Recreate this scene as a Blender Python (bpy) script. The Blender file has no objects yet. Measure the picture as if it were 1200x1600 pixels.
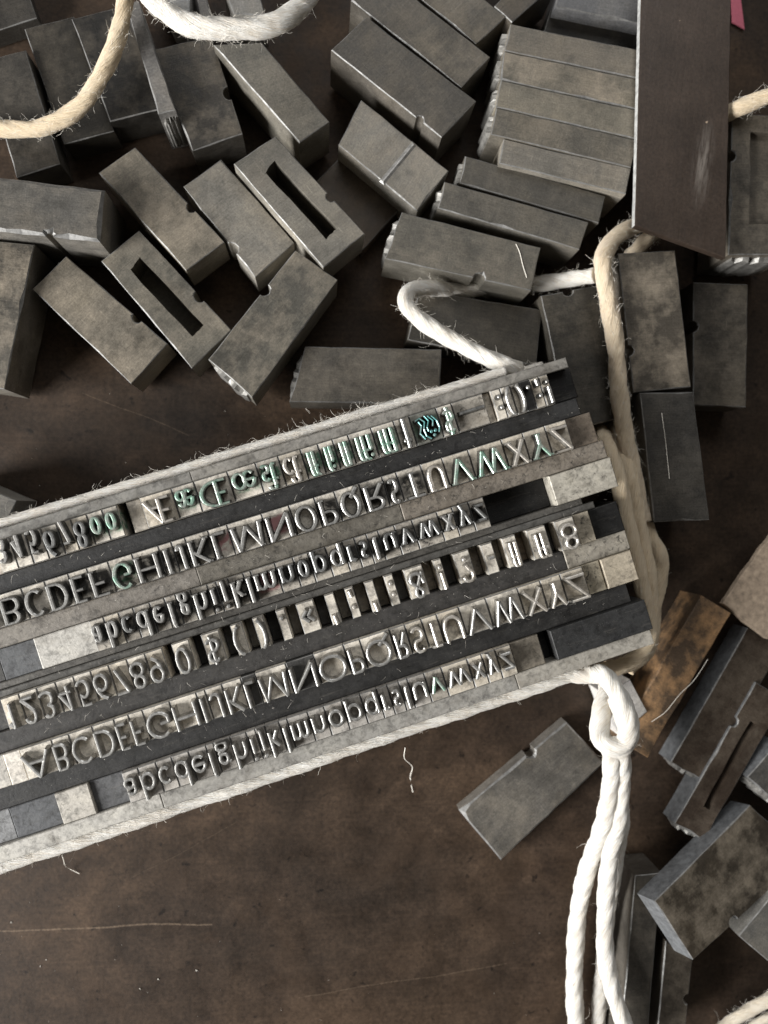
import bpy, bmesh, math, random
from mathutils import Vector, Matrix
random.seed(11)
R = math.radians
S = bpy.context.scene
C = S.collection
S.unit_settings.scale_length = 0.01          # one unit is one centimetre

# ------------------------------------------------------------------ camera
FPX, TILT, CAMZ = 1230.0, R(4.6), 13.9       # focal length in photo pixels, lean to the right, height over the board
cam = bpy.data.objects.new('camera', bpy.data.cameras.new('camera'))
C.objects.link(cam)
cam.location = (-CAMZ * math.tan(TILT), 0, CAMZ)
cam.rotation_euler = (0, -TILT, 0)
cam.data.sensor_fit = 'HORIZONTAL'
cam.data.angle_x = 2 * math.atan(600 / FPX)
cam.data.clip_start, cam.data.clip_end = 0.1, 500
cam.data.dof.use_dof = True
cam.data.dof.focus_distance = 11.7
cam.data.dof.aperture_fstop = 0.25
S.camera = cam

# ------------------------------------------------------------------ world, lamps, exposure
w = bpy.data.worlds.new('World'); S.world = w; w.use_nodes = True
bg = w.node_tree.nodes['Background']
bg.inputs['Color'].default_value = (1.0, 0.93, 0.84, 1); bg.inputs['Strength'].default_value = 0.085

def area(name, loc, size, power, col):
    l = bpy.data.lights.new(name, 'AREA'); l.shape = 'RECTANGLE'; l.size, l.size_y = size
    l.energy = power; l.color = col
    o = bpy.data.objects.new(name, l); C.objects.link(o); o.location = loc
    o.rotation_euler = (-Vector(loc)).to_track_quat('-Z', 'Y').to_euler()
    return o
area('window_light', (-50, -21, 25), (31, 26), 88000, (1.0, 0.995, 0.985))
area('far_window_light', (4, 50, 46), (44, 40), 15000, (0.97, 0.985, 1.0))
S.view_settings.view_transform = 'Standard'; S.view_settings.look = 'None'
S.view_settings.exposure = 0; S.view_settings.gamma = 1
try: S.view_settings.use_curve_mapping = False
except Exception: pass

# ------------------------------------------------------------------ projection of photo pixels on a plane
ROT = cam.rotation_euler.to_matrix(); CAM = Vector(cam.location)
def ray(px, py):
    return ROT @ Vector(((px - 600) / FPX, -(py - 800) / FPX, -1.0))
def at(px, py, z):
    d = ray(px, py); return CAM + d * ((z - CAM.z) / d.z)
def at_plane(px, py, p0, n):
    d = ray(px, py); return CAM + d * ((p0 - CAM).dot(n) / d.dot(n))

# ------------------------------------------------------------------ object helpers
def obj(name, me, mats, parent=None, loc=None, rotz=0.0, color=None):
    if isinstance(me, bmesh.types.BMesh):
        m = bpy.data.meshes.new(name); me.to_mesh(m); me.free(); me = m
    if not isinstance(mats, (list, tuple)): mats = [mats]
    if not me.materials:
        for m in mats: me.materials.append(m)
    o = bpy.data.objects.new(name, me); C.objects.link(o)
    if parent: o.parent = parent
    if loc is not None: o.location = loc
    o.rotation_euler = (0, 0, rotz)
    if color: o.color = color
    return o
def tag(o, label=None, cat=None, group=None, kind=None):
    if label: o['label'] = label
    if cat: o['category'] = cat
    if group: o['group'] = group
    if kind: o['kind'] = kind
    return o

# ------------------------------------------------------------------ materials
class N:
    def __init__(s, name):
        s.m = bpy.data.materials.new(name); s.m.use_nodes = True
        s.t = s.m.node_tree; s.b = s.t.nodes['Principled BSDF']
    def n(s, kind, **kw):
        x = s.t.nodes.new('ShaderNode' + kind)
        for k, v in kw.items():
            if k in x.inputs.keys(): x.inputs[k].default_value = v
            else: setattr(x, k, v)
        return x
    def l(s, a, b): s.t.links.new(a, b)
    def coords(s, stretch=(1, 1, 1)):
        tc = s.n('TexCoord'); oi = s.n('ObjectInfo')
        mul = s.n('Math', operation='MULTIPLY'); mul.inputs[1].default_value = 61.0; s.l(oi.outputs['Random'], mul.inputs[0])
        ad = s.n('VectorMath', operation='ADD'); s.l(tc.outputs['Object'], ad.inputs[0]); s.l(mul.outputs[0], ad.inputs[1])
        mp = s.n('Mapping'); mp.inputs['Scale'].default_value = stretch; s.l(ad.outputs[0], mp.inputs[0])
        s.oi = oi
        return mp.outputs[0]
    def noise(s, co, scale, detail=5, rough=.6, dist=0.0):
        x = s.n('TexNoise', Scale=scale, Detail=detail, Roughness=rough, Distortion=dist); s.l(co, x.inputs['Vector']); return x.outputs['Fac']
    def ramp(s, fac, *stops):
        r = s.n('ValToRGB'); s.l(fac, r.inputs[0]); e = r.color_ramp.elements
        while len(e) < len(stops): e.new(.5)
        for k, (p, c) in enumerate(stops):
            e[k].position = p; e[k].color = (c, c, c, 1) if not isinstance(c, tuple) else (*c, 1)
        return r.outputs['Color']
    def mix(s, fac, a, b, mode='MIX'):
        x = s.n('Mix', data_type='RGBA', blend_type=mode)
        for v, i in ((fac, 0), (a, 6), (b, 7)):
            if isinstance(v, (int, float)): x.inputs[i].default_value = v
            elif isinstance(v, tuple): x.inputs[i].default_value = (*v, 1)
            else: s.l(v, x.inputs[i])
        return x.outputs[2]
    def math(s, op, a, b):
        x = s.n('Math', operation=op)
        for k, v in enumerate((a, b)):
            if isinstance(v, (int, float)): x.inputs[k].default_value = v
            else: s.l(v, x.inputs[k])
        return x.outputs[0]
    def bump(s, h, strength, dist=0.02):
        x = s.n('Bump', Strength=strength, Distance=dist); s.l(h, x.inputs['Height']); s.l(x.outputs[0], s.b.inputs['Normal'])

def scatter_metal(name, rust=None, gain=1.0, metallic=.25):
    """cast type metal gone dull: the object's own colour is its tone, alpha is how much pale oxide it has"""
    k = N(name); co = k.coords()
    big = k.noise(co, 1.0, 5, .6); mid = k.noise(co, 5.5, 8, .72); fine = k.noise(co, 34, 5, .75)
    base = k.mix(1.0, k.ramp(big, (.3, (.72, .71, .69)), (.5, (1, .98, .95)), (.7, (1.28, 1.22, 1.12))), k.oi.outputs['Color'], 'MULTIPLY')
    base = k.mix(1.0, base, tuple(gain * c for c in (.90, .88, .86)), 'MULTIPLY')
    base = k.mix(1.0, base, k.ramp(mid, (.32, .84), (.5, 1.0), (.68, 1.12)), 'MULTIPLY')
    base = k.mix(1.0, base, k.ramp(fine, (.28, .62), (.5, 1.0), (.74, 1.4)), 'MULTIPLY')
    ink = k.ramp(k.noise(k.coords((1.0, 1.6, 1.0)), .9, 7, .68, .5), (.30, .66), (.46, 1.0))
    base = k.mix(1.0, base, ink, 'MULTIPLY')
    ox = k.math('ADD', k.math('MULTIPLY', k.noise(co, 1.3, 4, .55), .62), k.math('MULTIPLY', mid, .42))
    oxm = k.math('MULTIPLY', k.ramp(ox, (.47, 0.0), (.66, .9)), k.oi.outputs['Alpha'])
    base = k.mix(oxm, base, k.mix(1.0, k.ramp(fine, (.3, .75), (.7, 1.2)), rust or (.31, .262, .20), 'MULTIPLY'))
    sp = k.ramp(k.noise(co, 70, 2, .5), (.24, .5), (.34, 1.0), (.76, 1.0), (.84, 2.0))
    base = k.mix(.7, base, sp, 'MULTIPLY')
    sc = k.noise(k.coords((1.0, 30, 8)), 2.2, 4, .65)
    base = k.mix(.5, base, k.ramp(sc, (.36, .80), (.52, 1.0), (.66, 1.25), (.78, 2.0)), 'MULTIPLY')
    sc2 = k.noise(k.coords((26, 1.4, 9)), 2.0, 3, .6)
    base = k.mix(.5, base, k.ramp(sc2, (.62, 1.0), (.70, 1.5), (.78, 2.2)), 'MULTIPLY')
    k.l(base, k.b.inputs['Base Color'])
    k.b.inputs['Metallic'].default_value = metallic
    k.l(k.math('MULTIPLY', k.ramp(mid, (.3, .36), (.7, .60)), k.ramp(big, (.35, .8), (.65, 1.15))), k.b.inputs['Roughness'])
    k.b.inputs['Specular IOR Level'].default_value = .42
    k.bump(k.math('ADD', fine, k.math('ADD', mid, sc)), .34, .014)
    return k.m
def worn_metal(name, col, rough=.36, metallic=.85):
    k = N(name); co = k.coords()
    f = k.noise(co, 9, 5, .7)
    k.l(k.mix(1.0, k.ramp(f, (.3, .5), (.62, 1.1)), col, 'MULTIPLY'), k.b.inputs['Base Color'])
    k.b.inputs['Metallic'].default_value = metallic
    k.l(k.ramp(k.noise(co, 14, 4, .6), (.3, rough - .08), (.7, rough + .16)), k.b.inputs['Roughness'])
    k.bump(k.noise(co, 26, 4, .6), .25, .01)
    return k.m
def forme_metal(name, stain, grime, lo=.40):
    """shoulders, quads and leads of the tied forme: object colour is the tone, alpha the amount of ink dirt"""
    k = N(name); co = k.coords()
    big = k.noise(co, 2.6, 6, .65, .4); fine = k.noise(co, 18, 5, .7)
    base = k.mix(1.0, k.ramp(big, (.28, (.66, .64, .61)), (.5, (1, 1, 1)), (.72, (1.18, 1.17, 1.14))), k.oi.outputs['Color'], 'MULTIPLY')
    base = k.mix(1.0, base, k.ramp(fine, (.3, .72), (.6, 1.08)), 'MULTIPLY')
    pit = k.noise(co, 11, 6, .75, .8)
    pm = k.math('MULTIPLY', k.ramp(pit, (.54, 0.0), (.66, 1.0)), k.oi.outputs['Alpha'])
    base = k.mix(pm, base, grime)
    base = k.mix(1.0, base, k.ramp(k.noise(co, 7, 6, .7, .4), (.36, .55), (.50, 1.0)), 'MULTIPLY')
    if stain:
        sm = k.ramp(k.noise(co, 6, 5, .6, .5), (lo, 0.0), (lo + .14, .93))
        tc2 = k.n('TexCoord'); sx = k.n('SeparateXYZ'); k.l(tc2.outputs['Object'], sx.inputs[0])
        ay = k.math('ABSOLUTE', k.math('ADD', sx.outputs[1], .0), 0.0); ax = k.math('ABSOLUTE', sx.outputs[0], 0.0)
        sm = k.math('MULTIPLY', sm, k.math('MULTIPLY', k.ramp(ay, (.11, 1.0), (.165, 0.0)), k.ramp(ax, (.12, 1.0), (.2, .4))))
        base = k.mix(sm, base, stain)
    st = k.ramp(k.noise(k.coords((2, 2, 2)), 45, 2, .5), (.70, 0.0), (.78, 1.0))
    base = k.mix(k.math('MULTIPLY', st, .5), base, (.6, .58, .54))
    scf = k.noise(k.coords((.9, 9, 4)), 2.4, 7, .75)
    base = k.mix(k.ramp(scf, (.56, 0.0), (.74, .42)), base, k.mix(.5, (.27, .245, .205), base))
    k.l(base, k.b.inputs['Base Color'])
    k.b.inputs['Metallic'].default_value = .12
    k.l(k.ramp(pit, (.3, .40), (.7, .72)), k.b.inputs['Roughness']); k.b.inputs['Specular IOR Level'].default_value = .35
    k.bump(k.math('ADD', fine, pit), .35, .01)
    return k.m
def letter_metal(name, col, tint, amount, metallic=.9):
    k = N(name); co = k.coords()
    f = k.noise(co, 8, 5, .65, .5)
    base = k.mix(k.ramp(f, (.5 - amount * .35, 0.0), (.62 - amount * .1, 1.0)), col, tint)
    base = k.mix(1.0, base, k.ramp(k.noise(co, 22, 4, .7), (.3, .62), (.6, 1.08)), 'MULTIPLY')
    k.l(base, k.b.inputs['Base Color']); k.b.inputs['Metallic'].default_value = metallic
    k.l(k.ramp(f, (.3, .24), (.7, .46)), k.b.inputs['Roughness'])
    k.bump(k.noise(co, 30, 4, .6), .22, .008)
    return k.m
def twine_material():
    k = N('cotton_twine')
    uv = k.n('UVMap'); mp = k.n('Mapping'); mp.inputs['Scale'].default_value = (1.0, 9.0, 1.0); k.l(uv.outputs[0], mp.inputs[0])
    f = k.noise(mp.outputs[0], 4.5, 6, .72, .2); g = k.noise(k.coords(), 2.2, 5, .6)
    base = k.mix(1.0, k.ramp(f, (.28, (.52, .43, .32)), (.42, (.86, .80, .70)), (.58, (.97, .95, .90))), k.oi.outputs['Color'], 'MULTIPLY')
    base = k.mix(k.ramp(g, (.45, 0.0), (.75, .35)), base, (.55, .42, .27))
    k.l(base, k.b.inputs['Base Color']); k.b.inputs['Roughness'].default_value = .9
    k.b.inputs['Specular IOR Level'].default_value = .15
    k.b.inputs['Sheen Weight'].default_value = .25
    k.bump(f, 1.0, .05)
    return k.m
def fibre_material():
    k = N('loose_cotton_fibre'); k.b.inputs['Base Color'].default_value = (.84, .79, .70, 1); k.b.inputs['Roughness'].default_value = .8
    return k.m
def board_material():
    k = N('stained_brown_board'); co = k.coords()
    big = k.noise(co, .28, 7, .62, .4); mid = k.noise(co, 1.6, 7, .68, .3); fine = k.noise(co, 14, 5, .7)
    base = k.ramp(big, (.30, (.018, .0128, .0092)), (.5, (.037, .0243, .0160)), (.70, (.067, .043, .027)))
    base = k.mix(1.0, base, k.ramp(mid, (.28, .58), (.5, 1.0), (.70, 1.5)), 'MULTIPLY')
    base = k.mix(1.0, base, k.ramp(fine, (.3, .60), (.62, 1.28)), 'MULTIPLY')
    warm = k.ramp(k.noise(co, .9, 6, .6, .6), (.50, 0.0), (.72, .32))
    base = k.mix(warm, base, (.070, .043, .026))
    spots = k.ramp(k.noise(co, 5.2, 3, .5, .3), (.26, .35), (.33, 1.0))
    base = k.mix(1.0, base, spots, 'MULTIPLY')
    grain = k.noise(k.coords((.5, 26, 1)), 1.2, 4, .6)
    tc = k.n('TexCoord'); sx = k.n('SeparateXYZ'); k.l(tc.outputs['Object'], sx.inputs[0])
    wob = k.math('MULTIPLY', k.noise(tc.outputs['Object'], .8, 2, .5), .12)
    for y0, k0, xa, xb, wd, st in ((-7.19, -.01, -6.9, -3.0, .014, .5), (-8.6, .12, -1.5, 2.2, .008, .25), (-6.4, .5, -4.4, -2.6, .006, .2), (2.0, -.4, -5.2, -3.4, .008, .2)):
        ln = k.math('ABSOLUTE', k.math('SUBTRACT', k.math('SUBTRACT', sx.outputs[1], k.math('ADD', k.math('MULTIPLY', k.math('SUBTRACT', sx.outputs[0], xa), k0), y0)), wob), 0.0)
        mk = k.math('MULTIPLY', k.math('LESS_THAN', ln, wd), k.math('MULTIPLY', k.math('GREATER_THAN', sx.outputs[0], xa), k.math('LESS_THAN', sx.outputs[0], xb)))
        base = k.mix(k.math('MULTIPLY', k.math('MULTIPLY', mk, st), k.ramp(fine, (.35, .2), (.6, 1.0))), base, (.26, .19, .13))
    base = k.mix(.35, base, k.ramp(grain, (.4, .85), (.62, 1.15), (.74, 1.6)), 'MULTIPLY')
    k.l(base, k.b.inputs['Base Color'])
    k.l(k.ramp(mid, (.3, .50), (.7, .72)), k.b.inputs['Roughness'])
    k.b.inputs['Specular IOR Level'].default_value = .22
    k.bump(k.math('ADD', fine, mid), .3, .012)
    return k.m
def plain(name, col, rough=.7, noise=.2, scale=12, metallic=0.0):
    k = N(name); co = k.coords(); f = k.noise(co, scale, 5, .65)
    k.l(k.mix(1.0, k.ramp(f, (.3, 1 - noise), (.65, 1 + noise)), col, 'MULTIPLY'), k.b.inputs['Base Color'])
    k.b.inputs['Roughness'].default_value = rough; k.b.inputs['Metallic'].default_value = metallic
    k.bump(f, .4, .015)
    return k.m

M_SCAT = scatter_metal('dull_type_metal')
M_SIDES = scatter_metal('planed_lit_type_side', (.27, .25, .22), 2.0, .35)  # planed sides, made paler still to carry the window light in their colour
M_RUST = scatter_metal('rusted_type_metal', (.46, .27, .13), 1.15, .05)
M_EDGE = worn_metal('worn_edge', (.24, .235, .225), .5, .4)
M_END = worn_metal('cast_letter_end', (.27, .26, .24), .5, .4)
M_GREY = worn_metal('lit_grey_side', (.17, .175, .18), .5, .3)  # grey stands in for light falling on these block sides
def plate_material():
    k = N('brown_furniture_plate'); co = k.coords(); tc = k.n('TexCoord')
    mp = k.n('Mapping'); mp.inputs['Location'].default_value = (-.45, .95, 0); k.l(tc.outputs['Object'], mp.inputs[0])
    mp2 = k.n('Mapping'); mp2.inputs['Scale'].default_value = (5.0, 1.25, 0); k.l(mp.outputs[0], mp2.inputs[0])
    ln = k.n('VectorMath', operation='LENGTH'); k.l(mp2.outputs[0], ln.inputs[0])
    rub = k.noise(k.coords((7, .8, 1)), 2.2, 6, .7)
    m = k.math('MULTIPLY', k.ramp(ln.outputs['Value'], (.15, 1.0), (1.3, 0.0)), k.ramp(rub, (.40, 0.0), (.60, 1.0)))
    base = k.mix(1.0, k.ramp(k.noise(co, 1.3, 6, .62), (.3, (.036, .0255, .019)), (.7, (.062, .044, .033))), k.ramp(k.noise(co, 22, 5, .7), (.3, .7), (.7, 1.25)), 'MULTIPLY')
    base = k.mix(k.math('MULTIPLY', m, .6), base, (.30, .265, .23))
    base = k.mix(k.ramp(k.noise(co, 9, 1, .5), (.80, 0.0), (.82, .8)), base, (.55, .42, .3))
    k.l(base, k.b.inputs['Base Color']); k.b.inputs['Metallic'].default_value = .3
    k.l(k.ramp(rub, (.3, .34), (.7, .5)), k.b.inputs['Roughness']); k.bump(rub, .25, .01)
    return k.m
M_PLATE = plate_material()
M_SIDE = worn_metal('lit_plate_edge', (.62, .62, .60), .45, .3)  # pale colour paints the window light on one side of the plate
M_FACE = worn_metal('bright_cast_end', (.46, .45, .43), .42, .7)
M_BODY = forme_metal('cast_shoulder', None, (.035, .032, .028))
M_GREEN = forme_metal('cast_shoulder_green_ink', (.065, .17, .10), (.03, .05, .04))
M_INK = forme_metal('cast_shoulder_black_ink', (.018, .017, .016), (.03, .028, .025), .33)
M_PINK = forme_metal('cast_shoulder_red_ink', (.42, .20, .20), (.05, .03, .03))
M_LETTER = letter_metal('silver_letter', (.62, .61, .58), (.36, .35, .33), .35, .7)
M_LDARK = letter_metal('inked_letter', (.46, .46, .45), (.22, .22, .21), .4, .7)
M_LGREEN = letter_metal('green_inked_letter', (.64, .66, .60), (.30, .47, .37), .45, .6)
M_LTEAL = letter_metal('teal_inked_letter', (.42, .54, .52), (.12, .34, .33), .6, .5)
M_LWARM = letter_metal('bare_letter', (.82, .78, .72), (.60, .55, .48), .4, .65)
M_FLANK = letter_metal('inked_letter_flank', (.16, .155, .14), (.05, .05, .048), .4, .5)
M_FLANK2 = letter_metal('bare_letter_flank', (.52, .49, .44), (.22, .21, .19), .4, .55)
M_TWINE = twine_material(); M_FIBRE = fibre_material(); M_BOARD = board_material()
M_PAPER = plain('pink_paper', (.62, .16, .22), .8, .08, 20)
M_CARD = plain('rough_tan_card', (.34, .265, .195), .9, .35, 9)
M_SPECK = plain('pale_crumb', (.46, .43, .38), .8, .2, 20)

# ------------------------------------------------------------------ the board
bm = bmesh.new()
bmesh.ops.create_grid(bm, x_segments=2, y_segments=2, size=1)
for v in bm.verts: v.co.x *= 60; v.co.y *= 60
board = obj('board', bm, M_BOARD); tag(board, kind='structure')

# ------------------------------------------------------------------ the forme's own frame (along the rows, across the rows)
ZS, ZF = 2.20, 2.345                           # shoulder and printing face of the type
ROWS = [((167, 822), (861, 605)), ((77, 934), (890, 676)), ((167, 987), (762, 801)),
        ((301, 1022), (928.5, 821)), ((37, 1195), (916.5, 908.5)), ((198, 1230), (804, 1031))]
dirs = [(at(*b, ZS) - at(*a, ZS)).normalized() for a, b in ROWS]
U = sum(dirs, Vector()).normalized(); U.z = 0; U.normalize()
V = Vector((U.y, -U.x, 0))                    # towards the bottom of the rows
O = at(500, 880, ZS); O.z = 0
ANG = math.atan2(U.y, U.x)
rowv = []
for a, b in ROWS:
    rowv.append(((at(*a, ZS) - O).dot(V) + (at(*b, ZS) - O).dot(V)) / 2)
def u_of(row, x):
    (x0, y0), (x1, y1) = ROWS[row]
    return (at(x, y0 + (y1 - y0) * (x - x0) / (x1 - x0), ZS) - O).dot(U)
def FW(u, v, z): return O + U * u + V * v + Vector((0, 0, z))
print('rows v', [round(v, 3) for v in rowv], 'angle', round(math.degrees(ANG), 2))
BODY = 0.470
HB = BODY / 2

# ------------------------------------------------------------------ letter shapes: pen strokes in a box (width 0..1, capital height 1)
def arc(cx, cy, rx, ry, a0, a1, n=None):
    n = n or max(4, int(abs(a1 - a0) / 16))
    return [(cx + rx * math.cos(R(a0 + (a1 - a0) * k / n)), cy + ry * math.sin(R(a0 + (a1 - a0) * k / n))) for k in range(n + 1)]
def oval(cx, cy, rx, ry): return arc(cx, cy, rx, ry, 0, 360, 20)
X = .62
def stem(x, y0, y1): return [(x, y0), (x, y1)]
def dot(x, y, r=.085): return ('dot', x, y, r)
G = {
 'A': [[(0, 0), (.5, 1)], [(.5, 1), (1, 0)], [(.2, .36), (.8, .36)]],
 'B': [stem(0, 0, 1), [(0, 1), (.5, 1)] + arc(.5, .77, .38, .23, 90, -90) + [(0, .54)], [(.1, .54), (.55, .54)] + arc(.55, .27, .45, .27, 90, -90) + [(0, 0)]],
 'C': [arc(.54, .5, .54, .5, 48, 312)],
 'D': [stem(0, 0, 1), [(0, 1), (.35, 1)] + arc(.35, .5, .65, .5, 90, -90) + [(0, 0)]],
 'E': [stem(0, 0, 1), [(0, 1), (.9, 1)], [(0, .52), (.8, .52)], [(0, 0), (1, 0)]],
 'F': [stem(0, 0, 1), [(0, 1), (1, 1)], [(0, .5), (.85, .5)]],
 'G': [arc(.52, .5, .52, .5, 50, 330), [(.98, .22), (.98, .46)], [(1, .46), (.58, .46)]],
 'H': [stem(0, 0, 1), stem(1, 0, 1), [(0, .52), (1, .52)]],
 'I': [stem(.5, 0, 1)],
 'J': [[(.9, 1), (.9, .22)] + arc(.5, .22, .4, .22, 0, -170)],
 'K': [stem(0, 0, 1), [(.95, 1), (.03, .44)], [(.3, .6), (1, 0)]],
 'L': [stem(0, 0, 1), [(0, 0), (1, 0)]],
 'M': [[(0, 0), (.1, 1)], [(.1, 1), (.5, .05)], [(.5, .05), (.9, 1)], [(.9, 1), (1, 0)]],
 'N': [stem(0, 0, 1), [(0, 1), (1, 0)], stem(1, 0, 1)],
 'O': [oval(.5, .5, .5, .5)],
 'P': [stem(0, 0, 1), [(0, 1), (.5, 1)] + arc(.5, .74, .5, .26, 90, -90) + [(0, .48)]],
 'Q': [oval(.47, .5, .47, .5), [(.55, .22), (1, -.16)]],
 'R': [stem(0, 0, 1), [(0, 1), (.45, 1)] + arc(.45, .75, .45, .25, 90, -90) + [(0, .5)], [(.42, .5), (1, 0)]],
 'S': [arc(.5, .755, .42, .245, 35, 262) + arc(.5, .26, .48, .26, 82, -150)],
 'T': [stem(.5, 0, 1), [(0, 1), (1, 1)]],
 'U': [[(0, 1), (0, .42)] + arc(.5, .42, .5, .42, 180, 360) + [(1, 1)]],
 'V': [[(0, 1), (.5, 0)], [(.5, 0), (1, 1)]],
 'W': [[(0, 1), (.27, 0)], [(.27, 0), (.5, 1)], [(.5, 1), (.75, 0)], [(.75, 0), (1, 1)]],
 'X': [[(0, 1), (1, 0)], [(1, 1), (0, 0)]],
 'Y': [[(0, 1), (.5, .44)], [(1, 1), (.5, .44)], stem(.5, 0, .44)],
 'Z': [[(0, 1), (1, 1)], [(1, 1), (0, 0)], [(0, 0), (1, 0)]],
 'a': [[(.12, .48)] + arc(.48, .43, .40, .19, 130, 0) + [(.88, 0)], oval(.46, .18, .44, .18)],
 'b': [stem(0, 0, 1.03), oval(.5, X / 2, .5, X / 2)],
 'c': [arc(.54, X / 2, .54, X / 2, 45, 315)],
 'd': [stem(1, 0, 1.03), oval(.5, X / 2, .5, X / 2)],
 'e': [[(.04, .33), (1, .33)], arc(.5, X / 2, .5, X / 2, 4, 318)],
 'f': [[(.35, 0), (.35, .8)] + arc(.72, .8, .37, .22, 180, 60), [(0, X), (.8, X)]],
 'g': [oval(.45, .43, .38, .19), oval(.48, -.08, .48, .17), [(.2, .29), (.12, .18), (.3, .09)], [(.72, .55), (1, .60)]],
 'h': [stem(0, 0, 1.03), [(0, .34)] + arc(.5, .34, .5, X - .34, 180, 0) + [(1, 0)]],
 'i': [stem(.5, 0, X), dot(.5, .86)],
 'j': [[(.6, X), (.6, -.1)] + arc(.25, -.1, .35, .15, 0, -110), dot(.6, .86)],
 'k': [stem(0, 0, 1.03), [(.9, X), (.03, .25)], [(.3, .38), (1, 0)]],
 'l': [stem(.5, 0, 1.03)],
 'm': [stem(0, 0, X), [(0, .36)] + arc(.25, .36, .25, X - .36, 180, 0) + [(.5, 0)], [(.5, .36)] + arc(.75, .36, .25, X - .36, 180, 0) + [(1, 0)]],
 'n': [stem(0, 0, X), [(0, .32)] + arc(.5, .32, .5, X - .32, 180, 0) + [(1, 0)]],
 'o': [oval(.5, X / 2, .5, X / 2)],
 'p': [stem(0, -.27, X), oval(.5, X / 2, .5, X / 2)],
 'q': [stem(1, -.27, X), oval(.5, X / 2, .5, X / 2)],
 'r': [stem(.1, 0, X), [(.1, .3)] + arc(.65, .34, .55, X - .34, 180, 50)],
 's': [arc(.5, .46, .42, .16, 35, 260) + arc(.5, .155, .48, .155, 80, -150)],
 't': [[(.4, .88), (.4, .16)] + arc(.72, .16, .32, .16, 180, 300), [(0, X), (.9, X)]],
 'u': [[(0, X), (0, .28)] + arc(.5, .28, .5, .28, 180, 360), stem(1, 0, X)],
 'v': [[(0, X), (.5, 0)], [(.5, 0), (1, X)]],
 'w': [[(0, X), (.27, 0)], [(.27, 0), (.5, X)], [(.5, X), (.75, 0)], [(.75, 0), (1, X)]],
 'x': [[(0, X), (1, 0)], [(1, X), (0, 0)]],
 'y': [[(0, X), (.52, .02)], [(1, X), (.25, -.27)]],
 'z': [[(0, X), (1, X)], [(1, X), (0, 0)], [(0, 0), (1, 0)]],
 '0': [oval(.5, .5, .5, .5)],
 '1': [stem(.62, 0, 1), [(.62, 1), (.1, .78)]],
 '2': [arc(.48, .70, .44, .30, 165, -35) + [(0, 0)], [(0, 0), (1, 0)]],
 '3': [arc(.46, .76, .40, .24, 150, -80) + arc(.46, .26, .5, .26, 80, -150)],
 '4': [stem(.72, 0, 1), [(.72, 1), (0, .27)], [(0, .27), (1, .27)]],
 '5': [[(.92, 1), (.22, 1)], [(.22, 1), (.12, .54)] + arc(.45, .33, .5, .33, 125, -150)],
 '6': [oval(.5, .31, .5, .31), [(.02, .36), (.10, .62), (.32, .85), (.72, 1)]],
 '7': [[(0, 1), (1, 1)], [(1, 1), (.3, 0)]],
 '8': [oval(.5, .76, .40, .24), oval(.5, .26, .5, .26)],
 '9': [oval(.5, .69, .5, .31), [(.98, .64), (.90, .38), (.68, .15), (.28, 0)]],
 '.': [dot(.5, .07)], ':': [dot(.5, .09), dot(.5, .55)],
 ';': [dot(.5, .55), [(.6, .12), (.4, -.14)]],
 '!': [[(.5, 1), (.5, .3)], dot(.5, .07)],
 '?': [arc(.5, .74, .46, .26, 170, -60) + [(.5, .30)], dot(.5, .07)],
 '-': [[(.1, .34), (.9, .34)]], 'dash': [[(0, .30), (1, .30)]],
 '(': [arc(1.0, .44, 1.0, .62, 108, 252)], ')': [arc(0, .44, 1.0, .62, 72, -72)],
 "'": [[(.6, 1.0), (.4, .62)], dot(.6, .95, .07)],
 '<<': [[(.5, .55), (.05, .32)], [(.05, .32), (.5, .09)], [(.95, .55), (.5, .32)], [(.5, .32), (.95, .09)]],
 '$': [arc(.5, .70, .42, .22, 35, 262) + arc(.5, .26, .48, .23, 82, -150), stem(.5, -.12, 1.08)],
 '&': [[(1, 0), (.25, .70)] + arc(.48, .80, .26, .2, 200, -20) + [(.12, .38)] + arc(.45, .24, .42, .24, 155, 330) + [(.98, .45)]],
 'dagger': [[(.5, 1.05), (.5, -.2)], [(.12, .72), (.88, .72)], dot(.5, .98, .1), dot(.18, .72, .09), dot(.82, .72, .09)],
 'leaf': [[(.03, .06), (.25, .0), (.42, .2), (.30, .5), (.33, .8), (.52, .95)], [(.16, .12), (.24, .32), (.10, .62), (.25, .9)], [(.48, -.05), (.60, .2), (.46, .45), (.48, .62)],
          [(.62, -.02), (.80, .24), (.72, .46)], [(.78, .02), (.96, .28), (1, .58), (.92, .78)], dot(.60, .66, .075), dot(.79, .66, .075), dot(.70, .84, .075)],
}
def combo(parts):
    out = []
    for ch, a, b in parts:
        for s in G[ch]:
            out.append(('dot', a + (b - a) * s[1], s[2], s[3]) if s[0] == 'dot' else [(a + (b - a) * x, y) for x, y in s])
    return out
G['AE'] = combo([('E', .58, 1)]) + [[(0, 0), (.55, 1)], [(.18, .33), (.58, .33)]]
G['ae'] = combo([('a', 0, .55), ('e', .5, 1)])
G['OE'] = combo([('E', .62, 1)]) + [arc(.55, .5, .55, .5, 75, 285)]
G['oe'] = combo([('o', 0, .54), ('e', .5, 1)])
G['st'] = combo([('s', 0, .45), ('t', .5, 1)]) + [arc(.48, .86, .22, .2, 170, 10)]
G['ct'] = combo([('c', 0, .5), ('t', .5, 1)]) + [arc(.52, .84, .24, .22, 180, 0)]
G['ff'] = combo([('f', 0, .62), ('f', .4, 1)]) + [[(0, X), (.92, X)]]
G['fi'] = combo([('f', 0, .7), ('i', .55, 1.05)]) + [[(0, X), (.92, X)]]
G['fl'] = combo([('f', 0, .7), ('l', .55, 1.05)]) + [[(0, X), (.92, X)]]
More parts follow.
